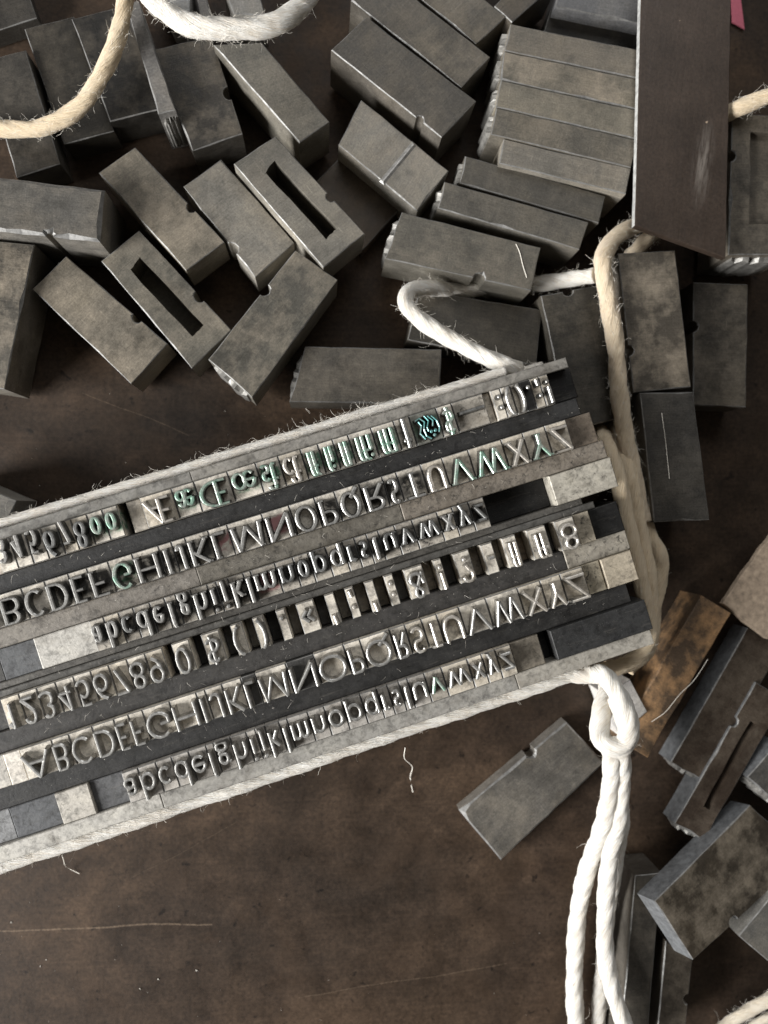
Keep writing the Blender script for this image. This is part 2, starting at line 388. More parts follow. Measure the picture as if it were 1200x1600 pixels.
G['ffi'] = combo([('f', 0, .45), ('f', .3, .78), ('i', .7, 1.05)]) + [[(0, X), (.92, X)]]
G['ffl'] = combo([('f', 0, .45), ('f', .3, .78), ('l', .7, 1.05)]) + [[(0, X), (.92, X)]]
for k, (sy, oy) in {'0': (.64, 0), '1': (.64, 0), '2': (.64, 0), '3': (.95, -.3), '4': (.95, -.3), '5': (.95, -.3), '7': (.95, -.3), '9': (.95, -.3), '6': (1, 0), '8': (1, 0)}.items():
    G['o' + k] = [[(x, y * sy + oy) for x, y in s] for s in G[k]]
B, LS, RS = 'b', 'l', 'r'
SERIF = {'A': [(0, 0, B), (1, 0, B)], 'B': [(0, 0, LS), (0, 1, LS)], 'D': [(0, 0, LS), (0, 1, LS)], 'E': [(0, 0, LS), (0, 1, LS)], 'F': [(0, 0, B), (0, 1, LS)],
 'H': [(0, 0, B), (0, 1, B), (1, 0, B), (1, 1, B)], 'I': [(.5, 0, B), (.5, 1, B)], 'J': [(.9, 1, B)], 'K': [(0, 0, B), (0, 1, B), (1, 0, B), (.95, 1, B)],
 'L': [(0, 0, LS), (0, 1, B)], 'M': [(0, 0, B), (.1, 1, LS), (.9, 1, RS), (1, 0, B)], 'N': [(0, 0, B), (0, 1, LS), (1, 1, B)], 'P': [(0, 0, B), (0, 1, LS)],
 'R': [(0, 0, B), (0, 1, LS), (1, 0, RS)], 'T': [(.5, 0, B)], 'U': [(0, 1, B), (1, 1, B)], 'V': [(0, 1, B), (1, 1, B)], 'W': [(0, 1, B), (.5, 1, B), (1, 1, B)],
 'X': [(0, 0, B), (0, 1, B), (1, 0, B), (1, 1, B)], 'Y': [(0, 1, B), (1, 1, B), (.5, 0, B)], 'b': [(0, 1.03, LS)], 'd': [(1, 1.03, LS), (1, 0, RS)],
 'f': [(.35, 0, B)], 'h': [(0, 0, B), (0, 1.03, LS), (1, 0, B)], 'i': [(.5, 0, B), (.5, X, LS)], 'j': [(.6, X, LS)], 'k': [(0, 0, B), (0, 1.03, LS), (1, 0, B), (.9, X, B)],
 'l': [(.5, 0, B), (.5, 1.03, LS)], 'm': [(0, 0, B), (.5, 0, B), (1, 0, B), (0, X, LS)], 'n': [(0, 0, B), (1, 0, B), (0, X, LS)], 'p': [(0, -.27, B), (0, X, LS)],
 'q': [(1, -.27, B)], 'r': [(.1, 0, B), (.1, X, LS)], 'u': [(0, X, LS), (1, X, LS), (1, 0, RS)], 'v': [(0, X, B), (1, X, B)], 'w': [(0, X, B), (1, X, B)],
 'x': [(0, 0, B), (0, X, B), (1, 0, B), (1, X, B)], 'y': [(0, X, B), (1, X, B)], '1': [(.62, 0, B)], 'o1': [(.62, 0, B)], 'AE': [(0, 0, B)]}
NARROW = set("Iil.:;!'|1") | {'dagger'}

def stroke(bm, pts, wid, slope, z0, z1, closed=False):
    n = len(pts); rings = []
    for i, p in enumerate(pts):
        a = pts[i - 1] if i else (pts[-2] if closed else None)
        b = pts[i + 1] if i < n - 1 else (pts[1] if closed else None)
        t = Vector((0, 0))
        if a is not None: t += (Vector(p) - Vector(a)).normalized()
        if b is not None: t += (Vector(b) - Vector(p)).normalized()
        if t.length < 1e-6: t = Vector((1, 0))
        t.normalize(); nn = Vector((-t.y, t.x)); wv = wid(t) / 2
        jit = random.uniform(-.0022, .0022)
        e = Vector((0, 0))
        if not closed and i == 0: e = -t
        if not closed and i == n - 1: e = t
        P = Vector(p)
        ring = []
        for off, z in ((wv + slope, z0), (wv + jit, z1 - .012), (wv - .014 + jit, z1), (-(wv - .014) + jit, z1), (-(wv) + jit, z1 - .012), (-(wv + slope), z0)):
            q = P + nn * off + e * (slope if z == z0 else 0)
            ring.append(bm.verts.new((q.x, q.y, z)))
        rings.append(ring)
    for k in range(n - 1):
        a, b = rings[k], rings[k + 1]
        if closed and k == n - 2: b = rings[0]
        for j in range(5): bm.faces.new((a[j], a[j + 1], b[j + 1], b[j])).material_index = 1 if j in (0, 4) else 0
    if closed:
        for v in rings[-1]: bm.verts.remove(v)
    else:
        bm.faces.new(rings[0]).material_index = 1; bm.faces.new(rings[-1][::-1]).material_index = 1

def glyph_mesh(ch, cell, style):
    """a raised reversed letter: flipped top to bottom, centred on a shoulder CELL wide"""
    serif = style == 'serif'
    cap = .75 * BODY if serif else .765 * BODY
    base = .205 * BODY if serif else .195 * BODY
    thick, thin = (.024, .024) if ch == 'leaf' else (.060, .030) if serif else (.047, .044)
    slope = .016
    wid = (lambda t: thin + (thick - thin) * abs(math.sin(math.atan2(t.y, t.x) + .30))) if serif else (lambda t: thick)
    inner = cell - thick - 2 * slope - .012
    if ch in NARROW: inner = min(inner, .12)
    if ch in '()': inner = cell - .055
    if serif: inner -= .012
    inner = max(inner, .045)
    fx = lambda x: (x - .5) * inner
    fy = lambda y: HB - base - y * cap                # flipped: baseline near the top edge of the body
    bm = bmesh.new(); k = 0
    for s in G[ch]:
        k += 1; z1 = (ZF - ZS) - .0015 * k
        if s[0] == 'dot':
            r = max(s[3] * cap, .026); cx, cy = fx(s[1]), fy(s[2]); lo, hi, tp = [], [], []
            for j in range(10):
                a = 2 * math.pi * j / 10
                lo.append(bm.verts.new((cx + (r + slope) * math.cos(a), cy + (r + slope) * math.sin(a), 0)))
                hi.append(bm.verts.new((cx + r * math.cos(a), cy + r * math.sin(a), z1 - .012)))
                tp.append(bm.verts.new((cx + (r - .012) * math.cos(a), cy + (r - .012) * math.sin(a), z1)))
            for j in range(10):
                q = (j + 1) % 10
                bm.faces.new((lo[j], lo[q], hi[q], hi[j])).material_index = 1; bm.faces.new((hi[j], hi[q], tp[q], tp[j]))
            bm.faces.new(tp)
            continue
        pts = [(fx(x), fy(y)) for x, y in s]
        closed = len(s) > 8 and abs(s[0][0] - s[-1][0]) < 1e-5 and abs(s[0][1] - s[-1][1]) < 1e-5
        stroke(bm, pts, wid, slope, 0, z1, closed)
    if serif:
        for x, y, side in SERIF.get(ch, ()):
            k += 1; L = .036 if cell > .2 else .028
            a, b = fx(x) - (L if side != 'r' else 0) - .01, fx(x) + (L if side != 'l' else 0) + .01
            yy = fy(y) + (.008 if y > .5 else -.008 if False else 0)
            stroke(bm, [(a, yy), (b, yy)], lambda t: .028, .010, 0, (ZF - ZS) - .0015 * k)
    # keep the letter on its shoulder
    for v in bm.verts:
        v.co.y = max(-HB + .004, min(HB - .004, v.co.y)); v.co.x = max(-cell / 2 - .004, min(cell / 2 + .004, v.co.x))
    bmesh.ops.recalc_face_normals(bm, faces=bm.faces)
    return bm

def block_mesh(lx, ly, h, c=.014, jit=.004, seg=1):
    """an upright cast block with a broken top arris, origin in the middle of its foot"""
    bm = bmesh.new()
    def loop(ins, z, j=0.0):
        pts = []
        cs = [(-lx / 2 + ins, -ly / 2 + ins), (lx / 2 - ins, -ly / 2 + ins), (lx / 2 - ins, ly / 2 - ins), (-lx / 2 + ins, ly / 2 - ins)]
        for i in range(4):
            a, b = cs[i], cs[(i + 1) % 4]; L = math.hypot(b[0] - a[0], b[1] - a[1]); n = max(1, min(14, int(L / .35))) if seg else 1
            for q in range(n):
                pts.append((a[0] + (b[0] - a[0]) * q / n + random.uniform(-j, j), a[1] + (b[1] - a[1]) * q / n + random.uniform(-j, j)))
        return [bm.verts.new((x, y, z + random.uniform(-j, j) * .6)) for x, y in pts]
    n0 = loop(0, 0); n1 = loop(0, h - c); n2 = loop(c, h, jit)
    if not (len(n0) == len(n1) == len(n2)):
        m = bmesh.new(); bm.free(); return block_mesh(lx, ly, h, c, jit, 0)
    n = len(n0)
    for i in range(n):
        j = (i + 1) % n
        bm.faces.new((n0[i], n0[j], n1[j], n1[i]))
        f = bm.faces.new((n1[i], n1[j], n2[j], n2[i])); f.material_index = 1
    bm.faces.new(n2); bm.faces.new(n0[::-1])
    return bm

# ------------------------------------------------------------------ type of the forme
PALE, WARM, MID, DIM, DARK, BLACK = (.72, .665, .575), (.70, .63, .52), (.46, .42, .36), (.17, .155, .13), (.055, .053, .05), (.016, .0155, .015)
def tone(c, a=.5, v=.10):
    k = 1 + random.uniform(-v, v); return (c[0] * k, c[1] * k, c[2] * k, a)
def sort(row, x0, x1, ch, style, label, col, dirt, letter, body=None, z=None):
    u0, u1 = u_of(row, x0) + .004, u_of(row, x1) - .004
    o = bpy.data.objects.new('type_sort', None); C.objects.link(o)
    o.location = FW((u0 + u1) / 2, rowv[row], 0); o.rotation_euler = (0, 0, ANG)
    tag(o, label, 'type sort', 'letters of the tied forme')
    obj('shank', block_mesh(u1 - u0, BODY - .004, ZS, .011, .002, 0), [body or M_BODY, M_EDGE], o, color=tone(col, dirt))
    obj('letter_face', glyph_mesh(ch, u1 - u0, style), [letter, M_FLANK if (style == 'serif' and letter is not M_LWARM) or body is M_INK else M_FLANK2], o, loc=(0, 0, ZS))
    return o
def spacer(row, x0, x1, z, col, dirt, label, dv=0.0, hv=None):
    u0, u1 = u_of(row, x0) + .004, u_of(row, x1) - .004
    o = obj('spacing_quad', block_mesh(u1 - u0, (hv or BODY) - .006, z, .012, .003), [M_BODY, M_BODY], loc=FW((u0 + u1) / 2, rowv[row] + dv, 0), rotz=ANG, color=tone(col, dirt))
    return tag(o, label, 'spacer', 'blank spacers of the tied forme')
SAY = {'0': 'zero', '1': 'one', '2': 'two', '3': 'three', '4': 'four', '5': 'five', '6': 'six', '7': 'seven', '8': 'eight', '9': 'nine', '.': 'full stop', ':': 'colon', ';': 'semicolon',
       '!': 'exclamation mark', '?': 'question mark', '-': 'hyphen', '(': 'opening bracket', ')': 'closing bracket', "'": 'apostrophe', '<<': 'double angle quote', '$': 'dollar sign', '&': 'ampersand',
       'dagger': 'dagger', 'leaf': 'leaf ornament', 'dash': 'long dash'}
def row_of(row, edges, chars, style, where, look):
    for k, ch in enumerate(chars):
        col, dirt, letter, body, adj = look(ch, k)
        nm = ch[1:] if len(ch) == 2 and ch[0] == 'o' and ch[1].isdigit() else ch
        what = ('reversed ' + ('capital ' if ch.isupper() else 'small letter ') + ch) if ch.isalpha() and len(ch) == 1 else 'reversed ' + SAY.get(nm, nm + ' ligature')
        sort(row, edges[k], edges[k + 1], ch, style, f'{adj} type sort with {what} in the {where}', col, dirt, letter, body)

# first row: old style figures, ligatures, signs
R1 = 'top row'
def s1(x0, x1, ch, adj, col=PALE, dirt=.25, letter=M_LETTER, body=None, what=None, style='serif'):
    nm = ch[1:] if len(ch) == 2 and ch[0] == 'o' and ch[1].isdigit() else ch
    sort(0, x0, x1, ch, style, f'{adj} type sort with reversed {what or SAY.get(nm, nm)} in the {R1}', col, dirt, letter, body)
spacer(0, -75, -2, 2.05, MID, .4, 'grey blank before the old style three in the top row')
s1(-2, 23, 'o3', 'pale inked'); s1(23, 47, 'o4', 'pale violet tinged'); s1(47, 71, 'o5', 'pale inked'); s1(71, 96, 'o6', 'pale inked', letter=M_LDARK, body=M_INK)
s1(96, 118, 'o7', 'pale clean', WARM); s1(118, 143, 'o8', 'dark inked', WARM, .7, M_LDARK, M_INK)
s1(143, 167, 'o0', 'green inked', what='zero next to the eight', letter=M_LGREEN, body=M_GREEN); s1(167, 190, 'o0', 'green inked', what='zero ending the figures', letter=M_LGREEN, body=M_GREEN)
spacer(0, 190, 202, 1.75, DARK, .5, 'thin dark low space after the last green zero in the top row')
spacer(0, 202, 225, 2.12, MID, .3, 'pale grey blank just before the AE ligature in the top row')
s1(225, 275, 'AE', 'bare cream', WARM, .1, M_LWARM, what='capital AE ligature'); s1(275, 310, 'ae', 'green inked', letter=M_LGREEN, body=M_GREEN, what='small ae ligature')
s1(310, 362, 'OE', 'green edged', letter=M_LGREEN, what='capital OE ligature'); s1(362, 406, 'oe', 'green filled', letter=M_LGREEN, body=M_GREEN, what='small oe ligature')
s1(406, 441, 'st', 'green filled', letter=M_LGREEN, body=M_GREEN, what='st ligature'); s1(441, 476, 'ct', 'bare cream', WARM, .1, M_LWARM, what='ct ligature')
s1(476, 503, 'ff', 'dark green', letter=M_LGREEN, body=M_GREEN, what='ff ligature'); s1(503, 526, 'fi', 'dark green', letter=M_LGREEN, body=M_GREEN, what='fi ligature')
s1(526, 550, 'fl', 'dark green', letter=M_LGREEN, body=M_GREEN, what='fl ligature'); s1(550, 586, 'ffi', 'wide dark green', letter=M_LGREEN, body=M_GREEN, what='ffi ligature')
s1(586, 621, 'ffl', 'wide pale green', letter=M_LGREEN, body=M_GREEN, what='ffl ligature'); s1(621, 645, 'dagger', 'silver and violet')
s1(645, 687, 'leaf', 'blue green', (.30, .30, .26), .6, M_LTEAL, M_GREEN); s1(687, 711, '$', 'green tinged', letter=M_LGREEN)
s1(711, 760, 'dash', 'stained tan', MID, .9, M_LDARK); spacer(0, 760, 772, 2.10, MID, .5, 'thin grey space after the long dash in the top row')
s1(772, 787, ':', 'narrow pale'); s1(787, 802, '(', 'pale narrow', style='sans'); s1(802, 817, ')', 'pale narrow', style='sans')
s1(817, 832, '.', 'black stained', DARK, .8); s1(832, 847, ';', 'pale clean', WARM); s1(847, 861, '!', 'pale clean', WARM)
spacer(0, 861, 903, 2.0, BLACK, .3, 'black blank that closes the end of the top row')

# second row: serif capitals
e2 = [5, 41, 77, 114, 143, 176, 213.5, 254.7, 274.7, 296, 332, 361.6, 415.5, 458, 497.5, 528.5, 567, 603, 625, 663, 696.5, 737, 788.8, 822, 856.5, 890]
def look2(ch, k):
    if ch in 'LN': return PALE, .3, M_LETTER, M_PINK, 'pink stained'
    if ch in 'VWY': return WARM, .3, M_LGREEN, None, 'green faced'
    if ch in 'CGQ': return PALE, .35, M_LGREEN if ch == 'G' else M_LETTER, M_GREEN if ch == 'G' else None, 'green tinged'
    if ch in 'UXZ': return WARM, .15, M_LWARM, None, 'clean cream'
    if ch in 'EFHIJKST': return PALE, .7, M_LETTER, M_INK, 'ink darkened'
    if ch in 'BDPR': return PALE, .6, M_LETTER, M_INK, 'pale inked'
    return PALE, .5, M_LETTER, None, 'pale grey'
spacer(1, -75, -31, 2.0, MID, .4, 'grey blank in front of the cut capital A in the serif row')
sort(1, -31, 5, 'A', 'serif', 'pale type sort with reversed capital A cut by the picture edge, serif capitals', PALE, .4, M_LETTER)
row_of(1, e2, 'BCDEFGHIJKLMNOPQRSTUVWXYZ', 'serif', 'second row of serif capitals', look2)
spacer(1, 890, 931, 2.12, (.19, .155, .12), .3, 'brown blank closing the serif capital row after Z')

# third row: serif small letters
e3 = [145, 168, 191.5, 214, 240, 263, 280.5, 303.7, 330, 344, 362, 386.5, 398, 436, 464, 487.5, 514.5, 541, 560, 579, 597, 622.5, 650, 689, 712.5, 738, 762]
def look3(ch, k):
    if ch == 'm': return MID, .6, M_LETTER, M_PINK, 'pink tinged'
    if ch in 'xbq': return WARM, .4, M_LETTER, None, 'pale'
    return MID, 1.0, M_LDARK if ch in 'nocsruwvyzp' else M_LETTER, M_INK, 'ink darkened'
row_of(2, e3, 'abcdefghijklmnopqrstuvwxyz', 'serif', 'row of serif small letters', look3)
spacer(2, -70, -6, 2.02, DARK, .3, 'dark grey blank at the cut end of the serif small letters'); spacer(2, -6, 55, 2.04, (.095, .097, .10), .3, 'blue grey blank with dust before the long pale blank')
spacer(2, 55, 145, 2.12, (.45, .43, .39), .5, 'long pale blank in front of the serif small a'); spacer(2, 762, 865, 1.85, BLACK, .2, 'big black sunken blank after the serif small z')
spacer(2, 865, 962, 2.17, (.42, .39, .33), .8, 'large pale pitted blank closing the serif small letter row')

# fourth row: sans figures and signs, each set off by low spaces
R4 = 'sans figure row'
def s4(x0, x1, ch, adj='pale', col=PALE, dirt=.25, what=None, letter=M_LETTER):
    sort(3, x0, x1, ch, 'sans', f'{adj} type sort with reversed {what or SAY.get(ch, ch)} in the {R4}', col, dirt, letter)
spacer(3, -70, 6, 2.0, DARK, .4, 'dark blank in front of the sans figure one')
for ch, x0, x1 in zip('123456789', (7, 36, 64, 93, 121, 148, 176, 204.5, 232.5), (36, 64, 93, 121, 148, 176, 204.5, 232.5, 260)): s4(x0, x1, ch, 'pale tan', WARM if ch in '1679' else PALE, .35)
low = [(260, 274, 'nine', 'zero', BLACK), (301.5, 320, 'zero', 'dollar sign', BLACK), (348.5, 366, 'dollar sign', 'opening bracket', DARK), (384.5, 400.5, 'opening bracket', 'closing bracket', DIM),
       (417.6, 437, 'closing bracket', 'thin comma', BLACK), (451.5, 468.5, 'thin comma', 'double angle quote', DIM), (496, 513, 'double angle quote', 'first apostrophe', DARK), (528, 544.5, 'first apostrophe', 'semicolon', DIM),
       (558.5, 575.5, 'semicolon', 'second apostrophe', DIM), (590, 606, 'second apostrophe', 'colon', (.17, .15, .12)), (620, 636.5, 'colon', 'ampersand', DARK), (666, 682.7, 'ampersand', 'exclamation mark', (.22, .19, .15)),
       (695.5, 714, 'exclamation mark', 'question mark', DARK), (739, 757, 'question mark', 'hyphen', (.20, .175, .14)), (775, 790, 'hyphen', 'fl ligature', DIM), (811.5, 828.5, 'fl ligature', 'ff ligature', (.22, .17, .12)), (858, 872, 'ff ligature', 'closing figure eight', DARK)]
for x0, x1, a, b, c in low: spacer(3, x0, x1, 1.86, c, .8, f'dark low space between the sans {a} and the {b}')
s4(274, 301.5, '0'); s4(320, 348.5, '$'); s4(366, 384.5, '('); s4(400.5, 417.6, ')'); s4(437, 451.5, '.', 'narrow pale', what='thin comma'); s4(468.5, 496, '<<', 'broad clean')
s4(513, 528, "'", 'narrow bright', what='apostrophe by the quote', letter=M_LWARM); s4(544.5, 558.5, ';', 'narrow bright', letter=M_LWARM); s4(575.5, 590, "'", 'narrow bright', what='apostrophe by the colon', letter=M_LWARM)
s4(606, 620, ':', 'narrow bright', letter=M_LWARM); s4(636.5, 666, '&', 'broad pale'); s4(682.7, 695.5, '!', 'narrow bright', letter=M_LWARM); s4(714, 739, '?', 'bright clean', letter=M_LWARM)
s4(757, 775, '-', 'half stained'); s4(790, 811.5, 'fl', 'bright', what='fl ligature', letter=M_LWARM); s4(828.5, 858, 'ff', 'bright', what='ff ligature', letter=M_LWARM); s4(872, 902, '8', 'bright', what='closing eight', letter=M_LWARM)
spacer(3, 903, 928, 2.14, (.42, .37, .29), 1.0, 'tan blank with two pits after the closing figure eight'); spacer(3, 929, 976, 2.06, BLACK, .3, 'black blank closing the row of sans figures')

# fifth row: sans capitals
e5 = [37, 87, 114, 150.5, 184.5, 207, 229, 271.5, 313, 326.7, 353, 382.7, 405, 453, 496, 543, 568.5, 614.7, 638.7, 664.5, 688.5, 723, 765, 814.7, 850, 881, 916.5]
def look5(ch, k):
    if ch in 'LN': return DARK, .6, M_LETTER, None, 'ink blackened'
    if ch in 'STUXYZ': return WARM, .2, M_LWARM, None, 'bright tan'
    return PALE, .3, M_LETTER, None, 'pale clean'
row_of(4, e5, 'ABCDEFGHIJKLMNOPQRSTUVWXYZ', 'sans', 'row of sans capitals', look5)
spacer(4, -75, 10, 2.15, (.50, .47, .42), .4, 'cream blank cut by the picture edge before the sans capitals'); spacer(4, 10, 37, 2.18, (.56, .52, .46), .3, 'clean cream blank touching the sans capital A')
spacer(4, 917, 945, 2.13, (.42, .37, .28), .9, 'narrow tan pitted blank after the sans capital Z'); spacer(4, 946, 994, 2.16, (.45, .39, .30), .6, 'square tan blank with a dark hollow closing the sans capitals')

# sixth row: sans small letters
e6 = [196, 222, 249.5, 274, 301, 328, 340, 366, 391, 405, 420, 442, 455, 487, 512.5, 540.5, 569, 594.7, 611.5, 629.5, 643, 669, 696, 736.5, 758.7, 780, 804]
def look6(ch, k):
    if ch == 'v': return MID, .8, M_LGREEN, None, 'green faced'
    if ch in 'wxyz': return WARM, .25, M_LETTER, None, 'tan'
    return (.47, .44, .40), .4, M_LETTER, None, 'pale grey'
row_of(5, e6, 'abcdefghijklmnopqrstuvwxyz', 'sans', 'row of sans small letters', look6)
spacer(5, -75, 15, 2.05, (.20, .20, .20), .8, 'grey chipped blank cut by the picture edge in the lowest row'); spacer(5, 15, 89, 2.08, (.10, .102, .106), .5, 'wide slate grey blank in the lowest row')
spacer(5, 89, 142, 2.14, (.45, .42, .37), .5, 'pale square blank between two slate blanks in the lowest row'); spacer(5, 142, 195.5, 2.08, (.10, .10, .102), .5, 'slate grey blank touching the sans small a')
spacer(5, 804, 849, 2.14, (.20, .175, .14), .4, 'brown square blank after the sans small z'); spacer(5, 849, 866, 1.85, BLACK, .7, 'narrow sunken black space after the brown square blank')
spacer(5, 866, 1015, 2.20, (.032, .032, .032), .4, 'long black dusty blank closing the lowest row')

# leads between the rows
def lead(va, vb, ua, ub, z, col, dirt, label):
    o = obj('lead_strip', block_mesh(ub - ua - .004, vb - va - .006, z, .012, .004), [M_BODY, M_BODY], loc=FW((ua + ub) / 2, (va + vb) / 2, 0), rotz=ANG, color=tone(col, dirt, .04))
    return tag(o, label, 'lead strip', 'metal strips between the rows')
uL = (at(-70, 1400, ZS) - O).dot(U)
top = [v - HB for v in rowv]; bot = [v + HB for v in rowv]
def ux(px, py): return (at(px, py, ZS) - O).dot(U)
def vx(px, py): return (at(px, py, ZS) - O).dot(V)
vtop = (vx(200, 765) + vx(885, 557)) / 2; vbot = (vx(0, 1348) + vx(1020, 1012)) / 2
vtop = min(vtop, top[0] - .12)
j = ux(297, 741)
lead(vtop, top[0], uL, j, 2.17, (.235, .225, .205), .3, 'grey outer strip along the figures, beside the top twine')
lead(vtop, top[0], j, ux(886, 560), 2.17, (.255, .24, .215), .4, 'grey outer strip along the ligatures, end free at the corner')
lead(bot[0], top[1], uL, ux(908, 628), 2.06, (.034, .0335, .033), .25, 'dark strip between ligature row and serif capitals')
a, b = ux(308, 900), ux(628, 797)
lead(bot[1], top[2], uL, a, 2.10, (.22, .20, .175), .7, 'tan grey strip under the serif capitals A to J')
lead(bot[1], top[2], a, b, 2.11, (.17, .155, .13), .9, 'grimy strip under the serif capitals K to R')
lead(bot[1], top[2], b, ux(948, 697), 2.12, (.23, .20, .165), 1.0, 'stained strip under the serif capitals S to Z')
mid = (bot[2] + top[3]) / 2
lead(bot[2], mid, uL, ux(916, 786), 2.05, (.10, .094, .084), .8, 'thin grey strip just under the serif small letters')
lead(mid, top[3], uL, ux(934, 790), 2.08, (.10, .096, .088), .5, 'thin strip just above the sans figures')
a = ux(885, 868)
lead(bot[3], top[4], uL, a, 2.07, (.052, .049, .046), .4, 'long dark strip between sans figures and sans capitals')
lead(bot[3], top[4], a, ux(985, 840), 2.08, (.33, .30, .25), 1.0, 'short black spotted strip by the closing blank of the figures')
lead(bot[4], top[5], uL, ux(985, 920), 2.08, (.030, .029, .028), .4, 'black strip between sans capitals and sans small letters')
a, b = ux(255, 1262), ux(815, 1085)
lead(bot[5], vbot, uL, a, 2.15, (.44, .42, .38), .5, 'pale outer strip under the slate blanks, beside the lower twine')
lead(bot[5], vbot, a, b, 2.15, (.34, .325, .295), .35, 'grey outer strip under the sans small letters')
lead(bot[5], vbot, b, ux(1024, 1003), 2.15, (.37, .345, .30), .3, 'tan outer strip end under the long black blank')

# ------------------------------------------------------------------ scattered type and furniture lying on the board
def lying(name, cat, label, px, z, t, tone_=(.12, .115, .105), ox=.3, tilt=(0, 0), notch=(), slot=None, end=None, mat=None, group='loose type lying on the board', c=.014, groove=None, jit=.006, edgemat=None, sidemat=None, lit_side=None):
    """a block seen from above: PX its top corners in the photo, Z its top height, T its thickness"""
    cen = sum((at(*p, z) for p in px), Vector()) / len(px)
    n = Vector((-tilt[0], -tilt[1], 1)).normalized()
    P = [at_plane(*p, cen, n) for p in px]
    ex = ((P[1] - P[0]) + (P[2] - P[3])).normalized(); ey = n.cross(ex)
    loc = [Vector(((p - cen).dot(ex), (p - cen).dot(ey))) for p in P]
    area_ = sum(loc[i].x * loc[(i + 1) % 4].y - loc[(i + 1) % 4].x * loc[i].y for i in range(4))
    order = list(range(4)) if area_ > 0 else [3, 2, 1, 0]
    out, owner = [], []
    for ii in range(4):
        a, b = loc[order[ii]], loc[order[(ii + 1) % 4]]
        e = order[ii] if area_ > 0 else order[(ii + 1) % 4]          # edge number e runs from corner e to corner e+1
        d = b - a; L = d.length; d.normalize(); inn = Vector((-d.y, d.x))
        stops = [(q * L / max(2, int(L / .22)), None) for q in range(max(2, int(L / .22)))]
        cuts = []
        for ne, fr, r in notch:
            if ne == e: cuts.append(((fr if area_ > 0 else 1 - fr) * L, r))
        seq = []
        for s, _ in stops:
            if all(abs(s - c0) > r * 1.15 for c0, r in cuts): seq.append((s, a + d * s))
        for c0, r in cuts:
            for q in range(9):
                th = math.pi * q / 8
                s = c0 - r * math.cos(th)
                seq.append((s, a + d * s + inn * (r * .95 * math.sin(th))))
        seq.sort(key=lambda x: x[0])
        owner += [e] * len(seq)
        rag = end is not None and end == e
        for s, p in seq:
            k = jit * (3.0 if rag else 1.0)
            out.append((p + inn * random.uniform(-k * .3, k), ))
    out = [o[0] for o in out]
    bm = bmesh.new(); m = len(out)
    def inset(dd, chip):
        r = []
        for i in range(m):
            a, p, b = out[i - 1], out[i], out[(i + 1) % m]
            d1 = (p - a).normalized(); d2 = (b - p).normalized(); nn = Vector((-d1.y - d2.y, d1.x + d2.x))
            if nn.length < 1e-4: nn = Vector((-d1.y, d1.x))
            r.append(p + nn.normalized() * dd * chip[i])
        return r
    low_ = [bm.verts.new((p.x, p.y, 0)) for p in out]
    chip = [random.uniform(.6, 1.5) * (random.uniform(1.6, 2.6) if random.random() < .05 and jit > .003 else 1) for _ in out]
    mid_ = [bm.verts.new((p.x, p.y, t - c * h * .9)) for p, h in zip(out, chip)]
    top_ = [bm.verts.new((p.x, p.y, t)) for p in inset(c, chip)]
    for i in range(m):
        k = (i + 1) % m
        f = bm.faces.new((low_[i], low_[k], mid_[k], mid_[i])); f.material_index = 2 if lit_side in (None, owner[i]) else 0
        f = bm.faces.new((mid_[i], mid_[k], top_[k], top_[i])); f.material_index = 1
    bm.faces.new(low_[::-1])
    if slot:
        sp, depth = slot
        S2 = [at_plane(*p, cen, n) for p in sp]
        q = [Vector(((p - cen).dot(ex), (p - cen).dot(ey))) for p in S2]
        if sum(q[i].x * q[(i + 1) % 4].y - q[(i + 1) % 4].x * q[i].y for i in range(4)) < 0: q = q[::-1]
        ring = []
        for i in range(4):
            for s in range(5):
                p = q[i].lerp(q[(i + 1) % 4], s / 5); ring.append(p + Vector((random.uniform(-.012, .012), random.uniform(-.012, .012))))
        tv = [bm.verts.new((p.x, p.y, t)) for p in ring]; bv = [bm.verts.new((p.x, p.y, t - depth)) for p in ring]
        for i in range(20):
            k = (i + 1) % 20; bm.faces.new((tv[k], tv[i], bv[i], bv[k]))
        bm.faces.new(bv)
        ed = []
        for ringv in (top_, tv):
            for i in range(len(ringv)):
                e_ = bm.edges.get((ringv[i], ringv[(i + 1) % len(ringv)])) or bm.edges.new((ringv[i], ringv[(i + 1) % len(ringv)])); ed.append(e_)
        bmesh.ops.triangle_fill(bm, use_beauty=True, use_dissolve=False, edges=ed, normal=(0, 0, 1))
    else:
        bm.faces.new(top_)
    bmesh.ops.recalc_face_normals(bm, faces=bm.faces)
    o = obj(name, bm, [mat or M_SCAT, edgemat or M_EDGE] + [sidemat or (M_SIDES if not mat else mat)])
    mw = Matrix((( ex.x, ey.x, n.x), (ex.y, ey.y, n.y), (ex.z, ey.z, n.z))).to_4x4()
    mw.translation = cen - n * t
    o.matrix_world = mw
    g = (max(tone_[1], .03) / .115) ** .45 * random.uniform(.84, 1.16)
    o.color = (tone_[0] * g, tone_[1] * g, tone_[2] * g, ox) if not mat else (*tone_, ox)
    tag(o, label, cat, group)
